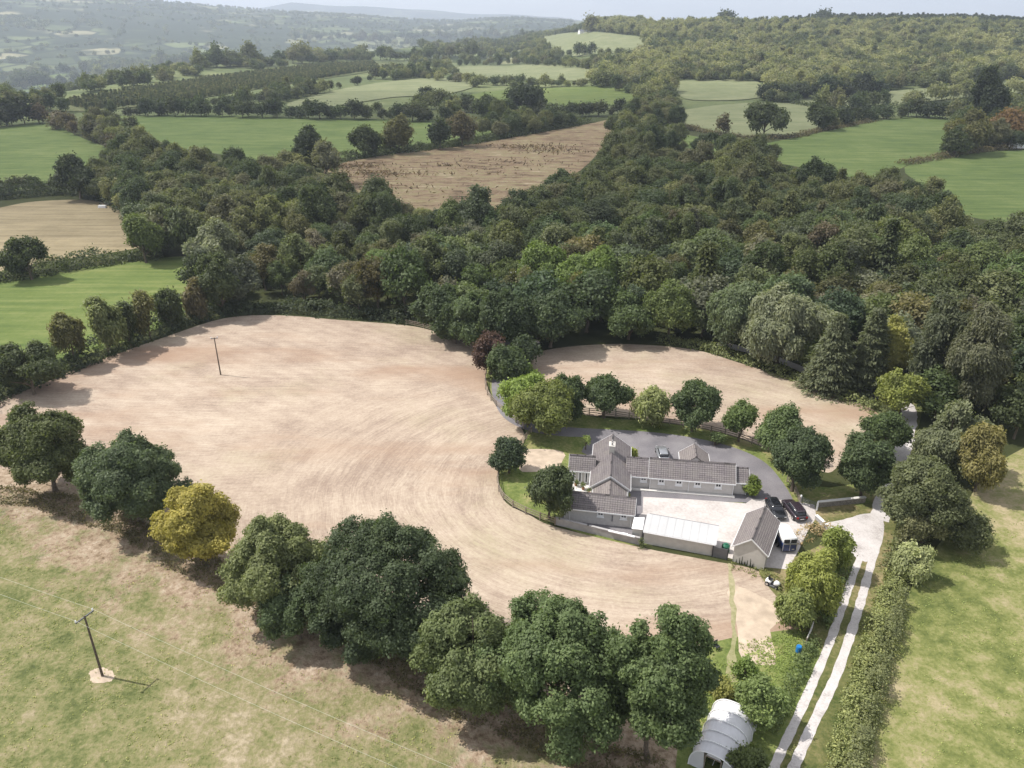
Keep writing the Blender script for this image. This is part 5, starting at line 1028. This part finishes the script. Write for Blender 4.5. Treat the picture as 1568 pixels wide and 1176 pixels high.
for i, (p, t_) in enumerate([((882, 744), 'beside the glazed doors'), ((893, 750), 'in the middle of the patio'), ((902, 757), 'next to the porch wall'), ((861, 742), 'at the left corner of the patio')]):
    x_, y_ = G(*p); r_ = empty('potted_plant', (x_, y_, 0), label='small potted plant %s' % t_, cat='potted plant', group='potted plants on the patio'); m = MB(); m.tube([(0, 0, 0), (0, 0, .35)], [.16, .24], 10); m.build('pot', M['terracotta'], r_)
    qd, v = crown_quads(600 + i, .4, 1.1, .3, 6, 260, .12); c = bpy.data.objects.new('foliage', quad_mesh('foliage', qd, v, M['leaf'])); link(c, r_); setc(c, 'mid')
# cottage and farm sheds far away
def far_house(name, label, base, L_, W_, e_, rg, rz, wallm='white', roofm='grey'):
    x, y = G(*base); r_ = empty(name, (x, y, float(hgt(x, y)) + .3), rz, label=label, cat='house' if name == 'cottage' else 'shed'); gable(r_, 0, L_, 0, W_, e_, rg, mat=roofm, wallm=wallm)
    for i in range(3): window(r_, L_ * (i + .6) / 3.4, 0, e_ * .55, 1, 1.1)
far_house('cottage', 'small white cottage under the orange brown tree at the right edge', (1550, 228), 9, 6, 3.2, 5.8, R(-12))
far_house('farm_shed', 'pale farm shed on the top of the far hill', (888, 53), 26, 16, 5, 8.5, R(10), 'white', 'grey')
x_, y_ = G(157, 318); m = MB(); m.box((0, 0, .4), (2.6, 1.2, .8)); m.box((0, 0, .83), (2.3, .9, .04)); tag(m.build('water_trough', M['white'], None, loc=(x_, y_, 0)), 'white water trough at the top right corner of the dry field', 'trough')
# brash heaps and stumps on the cleared ground
def brash(label, px, seed, n, spread):
    rng = np.random.default_rng(seed); cx, cy = G(*px); P = np.stack([cx + rng.normal(size=n) * spread * 2.2, cy + rng.normal(size=n) * spread, rng.uniform(.1, 1.2, n)], -1); Nn = unit(rng.normal(size=(n, 3)))
    o = bpy.data.objects.new('branch_heap', quad_mesh('branch_heap', leaf_quads(rng, P, Nn, 1.3, .3), rng.uniform(0, 1, n), M['leaf'])); link(o); setc(o, (.085, .06, .042)); tag(o, label, None, None, 'stuff')
for i, (p, n, s_) in enumerate([((545, 256), 260, 4), ((575, 266), 160, 3), ((600, 270), 90, 4), ((682, 254), 30, 1.2), ((812, 226), 260, 5), ((845, 232), 160, 4), ((700, 262), 90, 8), ((780, 250), 90, 7), ((620, 292), 90, 6)]): brash('dark heap of cut branches on the cleared ground', p, 700 + i, n, s_)
def tufts(name, label, poly, n, s, tint, seed, h=.12):
    rng = np.random.default_rng(seed); W = [tuple(G(*p)) for p in poly]; X = [p[0] for p in W]; Y = [p[1] for p in W]; x = rng.uniform(min(X), max(X), n * 2); y = rng.uniform(min(Y), max(Y), n * 2)
    k = in_poly(W, x, y) & (n2(x, y, 3.1, seed) + n2(x, y, 9., seed + 2) > rng.uniform(-.6, 1.2, n * 2)); x, y = x[k][:n], y[k][:n]; k = len(x); P = np.repeat(np.stack([x, y, np.full(k, h * .5)], -1), 4, 0) + rng.normal(size=(k * 4, 3)) * np.array([.16, .16, .03])
    Nn = unit(rng.normal(size=P.shape) * .6 + np.array([0, 0, 1.])); o = bpy.data.objects.new(name, quad_mesh(name, leaf_quads(rng, P, Nn, s, .5), np.repeat(rng.uniform(0, .6, k), 4) + rng.uniform(0, .4, k * 4), M['leaf'])); link(o); setc(o, tint); tag(o, label, None, None, 'stuff')
tufts('grass_tufts', 'coarse grass tufts scattered over the pasture', [(-40, 760), (150, 800), (420, 960), (680, 1110), (860, 1200), (-80, 1200)], 5000, .14, (.20, .21, .085), 21)
tufts('grass_tufts', 'coarse grass tufts in the right pasture', [(1345, 1190), (1380, 960), (1430, 880), (1600, 760), (1620, 1190)], 3000, .13, (.19, .22, .08), 22)
tufts('lawn_weeds', 'rough growth in the kitchen garden', [(1085, 990), (1236, 968), (1190, 1100), (1060, 1180)], 2500, .18, (.16, .20, .06), 23)
# ------------------------------------------------------------------ clouds (added outside the frame to shade the woods) and haze
def cloud(center, rx, ry, seed, dens, z=900):
    c = Vector((center[0], center[1], 0)) + SV * (z / SV.z); rng = np.random.default_rng(seed); n = 48; m = MB(); ring = []
    for a_ in range(n): ring.append(1 + .16 * math.sin(a_ * 6.283 / n * 3 + seed) + .1 * math.sin(a_ * 6.283 / n * 7 + seed * 2))
    k = 12
    for sgn in (1, -.35):
        pv = None
        for j in range(k + 1):
            f = j / k; cur = [(math.cos(a_ * 6.283 / n) * rx * ring[a_] * f, math.sin(a_ * 6.283 / n) * ry * ring[a_] * f, sgn * 70 * math.sqrt(max(0, 1 - f * f))) for a_ in range(n)]
            if pv:
                for a_ in range(n): b_ = (a_ + 1) % n; m.face([pv[a_], cur[a_], cur[b_], pv[b_]])
            pv = cur
    mt, t, o = new_mat('shade_cloud_vapour'); g = Gr(t); tcn = N(t, 'ShaderNodeTexCoord'); ln = t.nodes.new('ShaderNodeVectorMath'); ln.operation = 'LENGTH'
    t.links.new(g.mapv(tcn.outputs['Object'], (1 / rx, 1 / ry, 0)), ln.inputs[0]); f = g.ramp(g.m('ADD', ln.outputs['Value'], g.m('MULTIPLY', g.m('SUBTRACT', g.noise(tcn.outputs['Object'], .006, 4, .6), .5), .7)), [(.72, dens), (1., 0.)])
    tp = N(t, 'ShaderNodeBsdfTransparent'); df = N(t, 'ShaderNodeBsdfTranslucent'); df.inputs[0].default_value = (.9, .9, .9, 1); ms = N(t, 'ShaderNodeMixShader'); t.links.new(f, ms.inputs[0]); t.links.new(tp.outputs[0], ms.inputs[1]); t.links.new(df.outputs[0], ms.inputs[2]); t.links.new(ms.outputs[0], o.inputs[0])
    tag(m.build('shade_cloud', mt, None, True, loc=tuple(c)), 'unseen cloud added to shade the woods', None, None, 'structure')
cloud((40, 470), 640, 300, 3, .22)
m = MB(); X0, X1, Y0, Y1, Z0, Z1 = -16500, 16500, -17100, 17100, -130, 420; m.box(((X0 + X1) / 2, (Y0 + Y1) / 2, (Z0 + Z1) / 2), (X1 - X0, Y1 - Y0, Z1 - Z0))
hz, t, o = new_mat('thin_haze'); pv_ = N(t, 'ShaderNodeVolumePrincipled'); pv_.inputs['Color'].default_value = (.76, .86, 1.0, 1); pv_.inputs['Density'].default_value = .00014; pv_.inputs['Anisotropy'].default_value = .2; t.links.new(pv_.outputs[0], o.inputs['Volume'])
if 1: tag(m.build('haze', hz), kind='stuff')
print('objects', len(bpy.data.objects))
